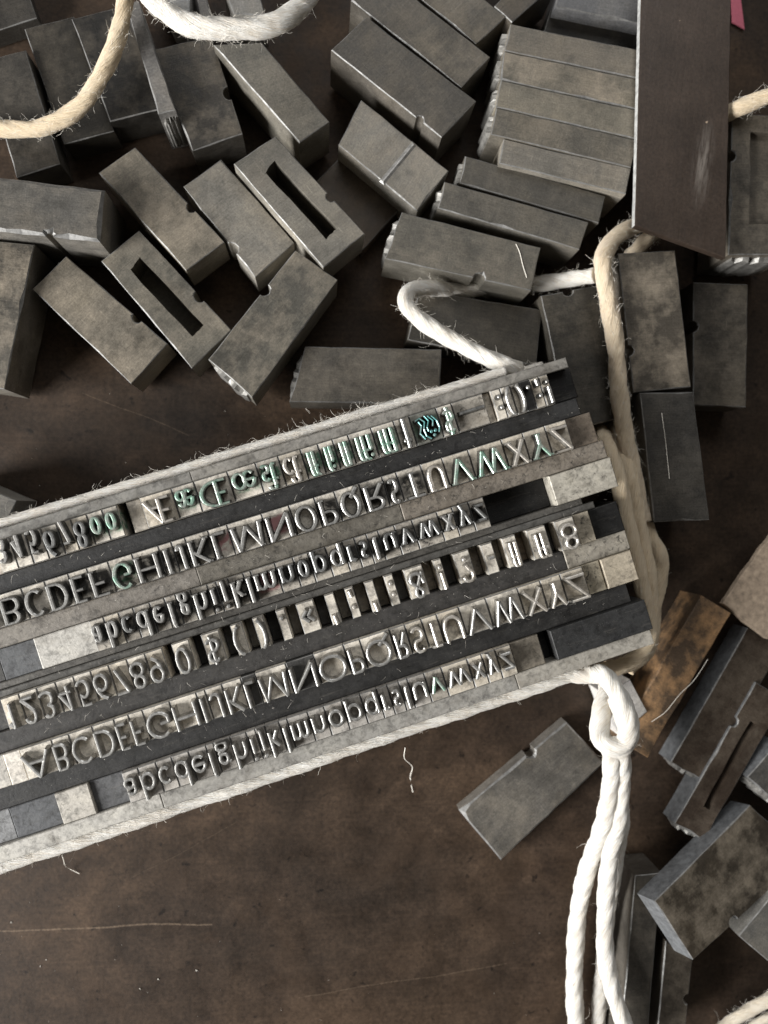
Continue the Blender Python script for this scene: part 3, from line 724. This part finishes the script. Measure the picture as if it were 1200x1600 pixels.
    def end_piece(e, prot, inset_=.12, name_='letter_face'):
        a, b = loc[e], loc[(e + 1) % 4]; d = b - a; L = d.length; d.normalize()
        outw = Vector((d.y, -d.x)) if area_ > 0 else Vector((-d.y, d.x))
        bm2 = bmesh.new(); rows = []
        K = 9
        for q in range(K + 1):
            s = L * (inset_ + (1 - 2 * inset_) * q / K); pr = prot * (random.uniform(.35, 1.0) if 0 < q < K else .3)
            p0 = a + d * s - outw * .03; p1 = a + d * s + outw * pr
            zt, zb = t * random.uniform(.72, .88), t * random.uniform(.1, .2)
            rows.append([bm2.verts.new((p0.x, p0.y, zb)), bm2.verts.new((p1.x, p1.y, zb)), bm2.verts.new((p1.x, p1.y, zt)), bm2.verts.new((p0.x, p0.y, zt + .04))])
        for q in range(K):
            A_, B_ = rows[q], rows[q + 1]
            for k in range(4): bm2.faces.new((A_[k], A_[(k + 1) % 4], B_[(k + 1) % 4], B_[k]))
        bm2.faces.new(rows[0]); bm2.faces.new(rows[-1][::-1]); bmesh.ops.recalc_face_normals(bm2, faces=bm2.faces)
        obj(name_, bm2, M_END, o)
    if end is not None: end_piece(end, .085)
    if groove:
        # a raised bright band on the top beside a planed channel
        g0, g1 = [at_plane(*p, cen, n) for p in groove]
        q0, q1 = [Vector(((p - cen).dot(ex), (p - cen).dot(ey))) for p in (g0, g1)]
        bm3 = bmesh.new(); dd = (q1 - q0).normalized(); stroke(bm3, [(q0.x, q0.y), (q1.x, q1.y)], lambda t_: .05, .03, t - .004, t + .03)
        bmesh.ops.recalc_face_normals(bm3, faces=bm3.faces); obj('nick_ridge', bm3, M_FACE, o)
    return o
SHADE_TAN = (.93, .79, .60, 1)  # white twine with shade put into its colour
TB = ('type_block', 'type block')
dk, dm, md, lt, br = (.055, .052, .047), (.085, .08, .072), (.12, .115, .106), (.17, .16, .142), (.085, .066, .049)
def tb(label, px, z, t, **kw): return lying(*TB, label, px, z, t, **kw)
# the far dim corner, its shade put into the darker block tones
tb('dim block under the tan twine, its foot end crossing the picture edge', [(-28, 95), (40, 78), (94, 256), (26, 278)], .75, .7, tone_=(.058, .055, .05), ox=.2)
tb('dim block lying behind the tan twine with brown tinge', [(38, 45), (115, 25), (178, 205), (100, 226)], .62, .6, tone_=(.045, .041, .034), ox=.2)
tb('dim block between the tan twine and the thin upright strip', [(112, 30), (196, 8), (254, 170), (172, 190)], .8, .75, tone_=(.036, .034, .031), ox=.2)
tb('very dim block at the edge above the tan twine', [(-70, -30), (30, -48), (58, 28), (-40, 60)], .45, .4, tone_=dk, ox=.1)
lying('metal_strip', 'metal strip', 'thin upright metal strip with a chipped end, leaning among dark blocks', [(196, 4), (217, 0), (274, 172), (247, 178)], 1.35, 1.2, tone_=(.15, .15, .15), ox=.3, end=2)
tb('dim nicked block beside the thin upright strip', [(236, 78), (330, 56), (379, 209), (301, 236)], .95, .85, tone_=(.062, .058, .052), ox=.5, notch=[(1, .58, .11)])
tb('grey block under the white twine with a bright long side', [(333, 70), (409, 66), (515, 190), (468, 223)], 1.2, 1.1, tone_=(.125, .12, .105), ox=.2)
lying('metal_strip', 'metal strip', 'blue grey slab mostly behind the white twine loop', [(238, -30), (300, -36), (297, 24), (262, 22)], .9, .8, tone_=(.22, .23, .24), ox=.2)
lying('metal_strip', 'metal strip', 'slim dark strip end poking under the white twine loop', [(303, -30), (318, -30), (330, 26), (314, 30)], .9, .8, tone_=(.16, .16, .16), ox=.2)
lying('metal_strip', 'metal strip', 'bright edged bar end above the white twine loop', [(345, -30), (400, -34), (414, 24), (366, 22)], 1.0, .9, tone_=(.17, .17, .165), ox=.2)
tb('big round cornered block with a shadowed foot, cut by the picture edge', [(-60, 268), (163, 296), (155, 377), (-66, 354)], 1.5, 1.4, tone_=(.115, .112, .105), ox=.3, c=.05, notch=[(2, .36, .06)])
tb('tan block with a ragged end and a nick, pointing at the slotted block', [(154, 270), (211, 230), (351, 378), (291, 423)], 1.05, .85, tone_=(.15, .138, .115), ox=.7, notch=[(1, .63, .085)], end=0)
tb('spotted grey block with worn side beside the open slotted block', [(286, 292), (345, 248), (460, 379), (399, 434)], 1.0, .85, tone_=(.17, .165, .15), ox=.4, notch=[(3, .32, .10)], jit=.012)
tb('slotted block with a dark deep slot resting against brown block', [(365, 256), (430, 212), (570, 365), (505, 418)], 1.3, .9, tone_=(.15, .145, .13), ox=.25, notch=[(1, .62, .08)], slot=([(415, 270), (429, 250), (527, 357), (509, 374)], .8))
tb('tan mottled block with ragged end, nearest the rounded block', [(50, 452), (103, 400), (262, 537), (205, 600)], .95, .85, tone_=(.15, .138, .116), ox=.8, notch=[(1, .70, .085)], end=0)
tb('slotted block with rust speckled shallow slot, lying between two tan blocks', [(158, 408), (217, 360), (361, 515), (300, 576)], .95, .85, tone_=(.145, .14, .122), ox=.5, notch=[(1, .66, .10)], slot=([(204, 422), (218, 401), (318, 507), (300, 527)], .6))
tb('dark block with a bright broken end and scratched top', [(325, 562), (461, 391), (528, 437), (394, 622)], 1.2, .95, tone_=(.105, .102, .09), ox=.6, notch=[(0, .64, .10)], end=3)
tb('dark plain block in front of the forme, above the ornament', [(476, 541), (690, 546), (687, 632), (452, 628)], .85, .8, tone_=(.088, .083, .074), ox=.3, end=3)
tb('worn block standing off the picture edge with pale scuffs', [(-60, 372), (54, 382), (7, 608), (-105, 592)], 1.15, 1.05, tone_=(.09, .085, .075), ox=.9)
tb('grey block half hidden by the forme near the figure four', [(-70, 742), (26, 782), (-4, 860), (-98, 822)], 1.0, .9, tone_=(.13, .13, .125), ox=.3)
# the pile above the forme
tb('front block of the large dark trio with bright long side', [(517, 78), (573, 26), (744, 158), (690, 215)], 1.18, 1.1, tone_=(.09, .084, .074), ox=.2, notch=[(3, .2, .07)])
tb('middle block of the large dark trio', [(548, 0), (594, -46), (766, 89), (721, 137)], 1.14, 1.05, tone_=(.10, .094, .083), ox=.3)
tb('rearmost block of the large dark trio', [(574, -70), (622, -112), (791, 26), (744, 69)], 1.1, 1.0, tone_=(.10, .093, .08), ox=.3)
tb('brown grey block tip touching the row of long blocks', [(772, 10), (840, -60), (874, -30), (800, 35)], 1.1, 1.0, tone_=(.09, .08, .067), ox=.2)
tb('grooved block with tan ridge under the large dark trio', [(529, 226), (564, 155), (701, 267), (652, 330)], .95, .85, tone_=(.17, .165, .15), ox=.5, groove=((646, 226), (598, 284)))
tb('brown nicked block beneath the open slotted block', [(492, 285), (542, 235), (629, 322), (566, 392)], .4, .35, tone_=br, ox=.2, notch=[(3, .35, .12)])
LB = dict(group='long blocks lined up side by side')
lying(*TB, 'uppermost of the lined up long blocks', [(797, 37), (1006, 79), (1005, 124), (788, 79)], 1.3, 1.1, tone_=(.14, .13, .112), ox=.3, end=3, **LB)
lying(*TB, 'second of the lined up long blocks, with large pale scuff', [(788, 80), (1005, 125), (1000, 172), (782, 124)], 1.3, 1.1, tone_=(.16, .148, .122), ox=1.0, end=3, **LB)
lying(*TB, 'third of the lined up long blocks, smooth olive grey', [(782, 125), (1000, 173), (998, 218), (775, 167)], 1.3, 1.1, tone_=(.155, .145, .12), ox=.4, end=3, **LB)
lying(*TB, 'fourth of the lined up long blocks, above the short nicked one', [(775, 168), (998, 219), (986, 262), (767, 210)], 1.3, 1.1, tone_=(.13, .122, .105), ox=.4, end=3, **LB)
lying(*TB, 'short fifth lined up block with dark dent and scratches', [(787, 217), (986, 263), (978, 303), (780, 255)], 1.28, 1.05, tone_=(.16, .152, .135), ox=.5, **LB)
tb('upper of two dark long blocks below the lined up group', [(727, 243), (946, 306), (936, 349), (718, 286)], 1.15, 1.0, tone_=(.098, .093, .082), ox=.2, end=3)
tb('lower of two dark long blocks, with lit long side', [(695, 284), (920, 347), (905, 390), (684, 325)], 1.2, 1.05, tone_=(.11, .105, .093), ox=.2, end=3)
tb('wide grey block over the twine loop, twine in its nick', [(627, 331), (845, 387), (830, 454), (602, 404)], 1.2, .95, tone_=(.125, .12, .105), ox=.3, notch=[(2, .36, .10)], end=3)
tb('dark block under the white twine loop', [(655, 452), (847, 484), (838, 572), (637, 531)], .8, .75, tone_=(.062, .058, .05), ox=.1)
tb('dark block wedged behind the forme corner beside the tan twine', [(845, 462), (929, 447), (975, 652), (890, 674)], 1.0, .9, tone_=(.07, .066, .057), ox=.25, notch=[(0, .5, .09)])
tb('scuffed tall block beneath the long brown plate', [(965, 396), (1055, 391), (1080, 604), (990, 613)], 1.25, 1.1, tone_=(.105, .094, .078), ox=1.0, notch=[(3, .30, .09)])
tb('dim brownish block lying furthest from the forme on the bare board', [(1083, 441), (1169, 444), (1166, 636), (1083, 633)], .75, .7, tone_=(.085, .077, .065), ox=.3, notch=[(3, .64, .10)])
tb('black block with fine light scratches beside the dim brown block', [(1000, 614), (1083, 612), (1109, 812), (1022, 816)], 1.3, 1.1, tone_=(.066, .064, .06), ox=.1)
lying('furniture_plate', 'metal plate', 'long brown metal plate with one bright lit edge and a polished patch', [(1003, -60), (1144, -60), (1134, 403), (992, 352)], 1.5, .13, tone_=(.062, .046, .036), ox=.25, mat=M_PLATE, lit_side=3, jit=.002, edgemat=M_PLATE, group='flat metal furniture', c=.012, sidemat=M_SIDE)
tb('hollowed block with recessed panel at the picture edge near the plate', [(1144, 177), (1245, 181), (1240, 399), (1138, 399)], 1.25, 1.1, tone_=(.11, .1, .085), ox=.4, notch=[(3, .70, .09)], slot=([(1172, 206), (1225, 208), (1222, 352), (1171, 350)], .12), end=2)
lying('paper_scrap', 'paper scrap', 'pink paper corner sticking out above the brown plate', [(1140, -30), (1154, -30), (1164, 46), (1144, 35)], .05, .02, tone_=(1, 1, 1), mat=M_PAPER, edgemat=M_PAPER, c=.004, group=None)
tb('shiny blackened block behind the lined up group, cut by the plate', [(880, -45), (1010, -20), (1004, 38), (868, 10)], 1.0, .9, tone_=(.13, .135, .145), ox=.1)
tb('near black nicked block just above the lined up group', [(860, 14), (1004, 42), (1000, 82), (850, 50)], .7, .65, tone_=(.04, .038, .034), ox=.1, notch=[(0, .48, .09)])
# bottom right
lying('card_scrap', 'card', 'torn tan fuzzy card at the picture edge', [(1235, 790), (1270, 1010), (1198, 1001), (1128, 945)], .78, .12, tone_=(1, 1, 1), mat=M_CARD, edgemat=M_CARD, group=None, jit=.03)
tb('rust covered strip lying beside the knot', [(1096, 930), (1143, 957), (1012, 1184), (965, 1157)], .86, .8, tone_=(.10, .072, .05), ox=1.2, mat=M_RUST, jit=.014, edgemat=M_RUST)
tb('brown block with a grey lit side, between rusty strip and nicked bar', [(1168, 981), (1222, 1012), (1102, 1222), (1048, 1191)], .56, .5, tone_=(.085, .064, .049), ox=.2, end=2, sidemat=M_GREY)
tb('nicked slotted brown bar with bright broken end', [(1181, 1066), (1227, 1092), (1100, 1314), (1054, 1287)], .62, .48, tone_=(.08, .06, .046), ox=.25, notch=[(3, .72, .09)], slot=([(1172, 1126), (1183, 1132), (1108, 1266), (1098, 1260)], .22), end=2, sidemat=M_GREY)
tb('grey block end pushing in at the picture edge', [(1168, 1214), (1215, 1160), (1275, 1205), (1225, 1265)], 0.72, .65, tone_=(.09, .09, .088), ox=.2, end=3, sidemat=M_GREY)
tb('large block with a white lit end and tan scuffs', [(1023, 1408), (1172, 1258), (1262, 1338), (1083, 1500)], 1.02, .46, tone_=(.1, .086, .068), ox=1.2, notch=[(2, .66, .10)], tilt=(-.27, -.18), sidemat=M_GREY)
tb('grey block corner below the large white ended block', [(1154, 1463), (1230, 1370), (1290, 1430), (1210, 1510)], 1.0, .9, tone_=(.12, .12, .115), ox=.3)
tb('long dark block standing under the picture edge beside the twine tails', [(992, 1368), (1034, 1364), (1010, 1640), (968, 1640)], .85, .8, tone_=(.075, .07, .062), ox=.2)
tb('nicked block running out of the picture below the large block', [(1040, 1470), (1082, 1500), (1068, 1640), (1024, 1640)], .8, .7, tone_=(.09, .078, .064), ox=.3, notch=[(1, .44, .09)])
tb('lone smooth block with a nick on the bare board under the forme', [(718, 1268), (885, 1128), (945, 1192), (783, 1345)], .36, .32, tone_=(.145, .14, .13), ox=.35, notch=[(0, .66, .09)], c=.03)
tb('pale grey block half under the knot', [(945, 1085), (985, 1062), (1012, 1112), (968, 1150)], .9, .8, tone_=(.30, .30, .30), ox=.1)

# ------------------------------------------------------------------ twine
def smooth(pts, step=.035):
    P = [Vector(p) for p in pts]; P = [P[0] * 2 - P[1]] + P + [P[-1] * 2 - P[-2]]; out = []
    for i in range(1, len(P) - 2):
        a, b, c, d = P[i - 1:i + 3]; n = max(2, int((c - b).length / step))
        for q in range(n):
            t = q / n
            out.append(.5 * ((2 * b) + (c - a) * t + (2 * a - 5 * b + 4 * c - d) * t * t + (3 * b - a - 3 * c + d) * t ** 3))
    out.append(P[-2]); return out
def rope_mesh(path, rad, plies=3, pitch=1.1, ends=True):
    bm = bmesh.new(); uvl = bm.loops.layers.uv.new('UVMap'); SEG = 21; rings = []; dist = 0
    t0 = (path[1] - path[0]).normalized(); nx = t0.cross(Vector((0, 0, 1)));
    if nx.length < .1: nx = Vector((1, 0, 0))
    nx.normalize(); ds = []
    for i, p in enumerate(path):
        t = (path[min(i + 1, len(path) - 1)] - path[max(i - 1, 0)]).normalized()
        nx = (nx - t * nx.dot(t)).normalized(); ny = t.cross(nx)
        if i: dist += (p - path[i - 1]).length
        ds.append(dist); tw = 2 * math.pi * dist / pitch
        rr = rad(i / (len(path) - 1)) if callable(rad) else rad
        rr *= 1 + .05 * math.sin(dist * 5.1) + random.uniform(-.02, .02)
        ring = []
        for k in range(SEG):
            a = 2 * math.pi * k / SEG
            lobe = 1 - .15 * (1 - abs(math.cos(plies * (a - tw) / 2)) ** .8)
            q = p + (nx * math.cos(a) + ny * math.sin(a)) * rr * lobe * random.uniform(.985, 1.015)
            ring.append(bm.verts.new(q))
        rings.append((ring, tw))
    for i in range(len(rings) - 1):
        (A_, ta), (B_, tb_) = rings[i], rings[i + 1]
        for k in range(SEG):
            f = bm.faces.new((A_[k], A_[(k + 1) % SEG], B_[(k + 1) % SEG], B_[k])); f.smooth = True
            uv = [(ds[i], (k / SEG - ta / 6.283)), (ds[i], ((k + 1) / SEG - ta / 6.283)), (ds[i + 1], ((k + 1) / SEG - tb_ / 6.283)), (ds[i + 1], (k / SEG - tb_ / 6.283))]
            for lp, c in zip(f.loops, uv): lp[uvl].uv = c
    bm.faces.new(rings[0][0][::-1]); bm.faces.new(rings[-1][0])
    return bm
def hair(bm, p, d, length, r, n=4, curl=.5):
    v = []; d = d.normalized(); pos = p.copy()
    side = d.cross(Vector((random.uniform(-1, 1), random.uniform(-1, 1), random.uniform(-1, 1)))).normalized()
    for i in range(n + 1):
        a = d.cross(side).normalized(); rr = r * (1 - .6 * i / n)
        v.append([bm.verts.new(pos + side * rr), bm.verts.new(pos - side * rr * .5 + a * rr * .87), bm.verts.new(pos - side * rr * .5 - a * rr * .87)])
        d = (d + Vector((random.uniform(-1, 1), random.uniform(-1, 1), random.uniform(-1, 1))) * curl).normalized()
        side = (side - d * side.dot(d)).normalized(); pos = pos + d * (length / n)
        if pos.z < .01: pos.z = .01
    for i in range(n):
        for k in range(3): bm.faces.new((v[i][k], v[i][(k + 1) % 3], v[i + 1][(k + 1) % 3], v[i + 1][k]))
def fuzz_mesh(paths, count, rad, length=.17):
    bm = bmesh.new()
    for path in paths:
        for _ in range(int(count * sum((path[i + 1] - path[i]).length for i in range(len(path) - 1)))):
            i = random.randrange(1, len(path) - 1)
            if random.random() > .35 + .65 * math.sin(i * .11 + len(path)) ** 2 * abs(math.sin(i * .037)): continue
            t = (path[i + 1] - path[i - 1]).normalized()
            d = Vector((random.gauss(0, 1), random.gauss(0, 1), random.gauss(0, .8))); d = (d - t * d.dot(t))
            if d.length < .1: continue
            d.normalize()
            hair(bm, path[i] + d * rad * .88, (d * random.uniform(.05, .45) + t * random.choice((-1, 1)) * random.uniform(.5, 1.4)), length * random.uniform(.3, 1.1) * (2.4 if random.random() < .03 else 1), random.uniform(.0015, .0027), 5, .62)
    return bm
def twine(name, label, strands, group='white twine around the type', col=(1, 1, 1, 1), hairs=60, part='strand'):
    root = bpy.data.objects.new(name, None); C.objects.link(root)
    tag(root, label, 'twine', group)
    paths = []
    for st in strands:
        P = smooth([at(x, y, z) for x, y, z in st[0]]); paths.append((P, (lambda t, f=st[1]: f(t) * .9) if callable(st[1]) else st[1] * .9))
    root.location = (paths[0][0][0].x, paths[0][0][0].y, 0)
    for (P, rad), st in zip(paths, strands):
        o = obj(part, rope_mesh([p - root.location for p in P], rad, 4, st[2] * 1.6), M_TWINE, root); o.color = st[3] if len(st) > 3 else col
    fz = obj('loose_fibres', fuzz_mesh([[p - root.location for p in P] for P, _ in paths], hairs, strands[0][1] if not callable(strands[0][1]) else .15), M_FIBRE, root); fz['kind'] = 'stuff'
    return root
def edge_pts(v, us, z): 
    return [(FW(u, v, z)) for u in us]
def px_of(p):
    q = ROT.transposed() @ (p - CAM); return (600 + FPX * q.x / -q.z, 800 - FPX * q.y / -q.z)
def along(v, u0, u1, z, n=12, wob=.012):
    out = []
    for k in range(n + 1):
        p = FW(u0 + (u1 - u0) * k / n, v + random.uniform(-wob, wob), z + random.uniform(-.02, .02)); x, y = px_of(p); out.append((x, y, p.z))
    return out
uE = ux(1000, 900)
north = along(vtop - .085, uL, ux(800, 590), 1.98, 12)
north2 = along(vtop - .09, ux(560, 655), ux(885, 545), .9, 8)
south = along(vbot + .145, uL, ux(925, 1050), 1.72, 14)
south2 = along(vbot + .12, ux(300, 1262), ux(990, 1035), 1.25, 10)
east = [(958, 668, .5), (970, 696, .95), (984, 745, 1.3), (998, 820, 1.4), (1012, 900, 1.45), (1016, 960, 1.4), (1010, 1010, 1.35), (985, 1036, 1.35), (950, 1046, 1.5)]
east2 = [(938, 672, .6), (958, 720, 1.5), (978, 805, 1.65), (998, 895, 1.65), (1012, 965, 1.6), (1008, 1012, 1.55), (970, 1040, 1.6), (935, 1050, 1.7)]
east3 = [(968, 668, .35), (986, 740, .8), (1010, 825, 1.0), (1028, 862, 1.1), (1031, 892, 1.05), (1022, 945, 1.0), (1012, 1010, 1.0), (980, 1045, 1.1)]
_k = FW(ux(890, 1062), vbot + .13, 1.69)
knot = [(*px_of(_k), 1.69), (924, 1054, 1.78), (945, 1056, 2.0), (968, 1090, 2.25), (982, 1130, 2.25), (975, 1160, 2.2), (952, 1166, 2.15), (937, 1150, 2.0), (941, 1110, 1.8), (950, 1075, 1.6), (946, 1050, 1.4)]
knot2 = [(962, 1090, 1.9), (975, 1125, 2.1), (986, 1150, 2.15), (968, 1172, 2.05), (945, 1160, 1.95), (938, 1128, 1.7), (946, 1088, 1.5)]
tail1 = [(952, 1160, 1.7), (956, 1200, 1.5), (945, 1280, 1.2), (920, 1350, .9), (904, 1420, .6), (898, 1500, .4), (898, 1570, .35), (904, 1640, .35)]
tail2 = [(968, 1160, 1.7), (972, 1210, 1.45), (966, 1280, 1.25), (952, 1345, 1.15), (946, 1420, 1.05), (946, 1490, 1.05), (958, 1550, 1.12), (975, 1600, 1.2), (990, 1650, 1.2)]
tail3 = [(960, 1160, 1.6), (964, 1220, 1.3), (972, 1280, 1.05), (962, 1350, .75), (950, 1430, .45), (942, 1500, .3), (936, 1570, .25), (934, 1640, .25)]
tied = twine('tied_twine', 'thick white cotton twine tied round the type forme with knot and three tails',
      [(north, .085, 1.2), (north2, .085, 1.2), (south, .148, 1.1), (south2, .13, 1.0), (east, .16, 1.3, SHADE_TAN), (east2, .15, 1.3, SHADE_TAN), (east3, .16, 1.4, SHADE_TAN), (knot, lambda t: .125 + .05 * min(1, t * 6), .9), (knot2, .15, .9), (tail1, .170, 1.0), (tail2, .165, 1.0), (tail3, .14, 1.0)], hairs=170)
twine('loose_twine', 'white twine end looping from the forme edge under the wide grey block',
      [([(812, 578, 1.75), (790, 571, 1.8), (740, 549, 1.7), (690, 522, 1.5), (652, 496, 1.4), (634, 474, 1.35), (640, 456, 1.2), (670, 450, 1.0), (720, 454, .62), (760, 448, .5), (820, 446, .45), (880, 438, .8), (930, 430, 1.2)], .15, 1.1)], hairs=170)
twine('loose_twine', 'shade-tan twine running down from under the brown plate beside the forme corner',
      [([(1040, 330, .9), (1000, 350, 1.0), (965, 368, 1.2), (944, 398, 1.35), (943, 425, 1.4), (952, 480, 1.35), (962, 540, 1.3), (966, 600, 1.25), (974, 660, 1.2), (990, 745, 1.15), (1006, 815, 1.1)], .165, 1.2), ([(1060, 340, .6), (1028, 360, .7), (1008, 376, .9), (996, 390, .7), (985, 400, .4)], .15, 1.2)], hairs=170, col=(.92, .79, .62, 1))  # tan here is shade put into the twine colour
twine('loose_twine', 'shade-tan twine crossing the dim blocks from the picture edge up to the thin upright strip',
      [([(-40, 198, .95), (20, 202, 1.0), (70, 198, 1.1), (125, 166, 1.3), (165, 105, 1.5), (186, 50, 1.6), (196, -5, 1.7), (200, -60, 1.8)], .15, 1.2)], hairs=170, col=SHADE_TAN)
twine('loose_twine', 'bright white fluffy twine sagging in from above over the grey block',
      [([(212, -60, 2.0), (232, -10, 2.15), (262, 20, 2.2), (300, 40, 2.25), (350, 45, 2.3), (405, 44, 2.3), (445, 30, 2.25), (478, 0, 2.15), (500, -40, 2.0)], .175, 1.4)], hairs=260)
twine('loose_twine', 'shade-tan twine bit crossing the hollowed block by the pink paper',
      [([(1120, 185, 1.1), (1148, 172, 1.35), (1180, 158, 1.5), (1215, 146, 1.6), (1260, 140, 1.6)], .15, 1.1)], hairs=170, col=SHADE_TAN)
twine('loose_twine', 'grey white twine bit in the corner below the large white ended block',
      [([(1100, 1640, .4), (1136, 1602, .5), (1172, 1578, .6), (1215, 1556, .7), (1260, 1540, .7)], .12, 1.1), ([(1140, 1650, .3), (1176, 1606, .4), (1215, 1584, .5), (1260, 1570, .5)], .10, 1.1)], hairs=170, col=(.9, .84, .74, 1))

# ------------------------------------------------------------------ single stray fibres and crumbs
def fibre(label, pts, r=.005):
    P = smooth([at(*p) for p in pts], .03); bm = bmesh.new(); rings = []
    for i, p in enumerate(P):
        t = (P[min(i + 1, len(P) - 1)] - P[max(i - 1, 0)]).normalized(); s = t.cross(Vector((0, 0, 1))).normalized(); b = s.cross(t)
        rings.append([bm.verts.new(p + s * r), bm.verts.new(p - s * r * .5 + b * r * .87), bm.verts.new(p - s * r * .5 - b * r * .87)])
    for i in range(len(P) - 1):
        for k in range(3): bm.faces.new((rings[i][k], rings[i][(k + 1) % 3], rings[i + 1][(k + 1) % 3], rings[i + 1][k]))
    tag(obj('stray_fibre', bm, M_FIBRE), label, 'fibre', 'stray fibres')
fibre('curved pale hair lying on the wide grey block', [(806, 381, 1.21), (812, 395, 1.21), (817, 415, 1.21), (823, 434, 1.21)])
fibre('wavy fibre hanging from the lower twine onto the bare board', [(633, 1168, 1.6), (632, 1185, 1.0), (644, 1198, .4), (641, 1215, .02), (645, 1238, .02)], .006)
fibre('frayed strand curling on the board under the pale outer strip', [(78, 1342, 1.3), (95, 1335, .8), (102, 1352, .3), (110, 1358, .05), (124, 1365, .02)], .006)
fibre('long fine hair crossing the rust covered strip', [(1106, 1030, .92), (1085, 1062, .92), (1062, 1085, .93), (1040, 1112, .92), (1018, 1128, .90)])
fibre('faint pale hair on the board below the dark plain block', [(462, 622, .03), (472, 632, .02), (484, 645, .02)])
fibre('fine straight hair lying on the black scratched block', [(1034, 645, 1.31), (1040, 690, 1.31), (1046, 748, 1.31)], .004)
bm = bmesh.new()
def crumb(p, r):
    vs = [bm.verts.new(p + Vector((random.uniform(-1, 1) * r * 1.5, random.uniform(-1, 1) * r, abs(random.uniform(.2, 1)) * r))) for _ in range(5)]
    q = bmesh.ops.convex_hull(bm, input=vs)
for _ in range(38): crumb(at(random.uniform(0, 880), random.uniform(1390, 1600), 0) + Vector((0, 0, .002)), random.choice((.005, .006, .008, .016)))
for _ in range(16): crumb(at(random.uniform(0, 700), random.uniform(560, 760), 0) + Vector((0, 0, .002)), random.choice((.005, .007, .010)))
o = obj('crumbs', bm, M_SPECK); o['kind'] = 'stuff'
bm = bmesh.new()
for _ in range(420):
    u = random.uniform(ux(0, 1050), ux(960, 800)); r = random.choice(range(6)); v = random.choice((bot[r] + .12, rowv[r] + random.uniform(-.2, .2)))
    if random.random() < .6: crumb(FW(u, bot[r] + random.uniform(.02, .24), 2.112), random.choice((.004, .006, .008)))
    else: hair(bm, FW(u, bot[r] + random.uniform(.02, .24), 2.12), Vector((random.uniform(-1, 1), random.uniform(-1, 1), .15)), random.uniform(.04, .12), .0025, 3, .4)
o = obj('dust_on_type', bm, M_SPECK); o['kind'] = 'stuff'
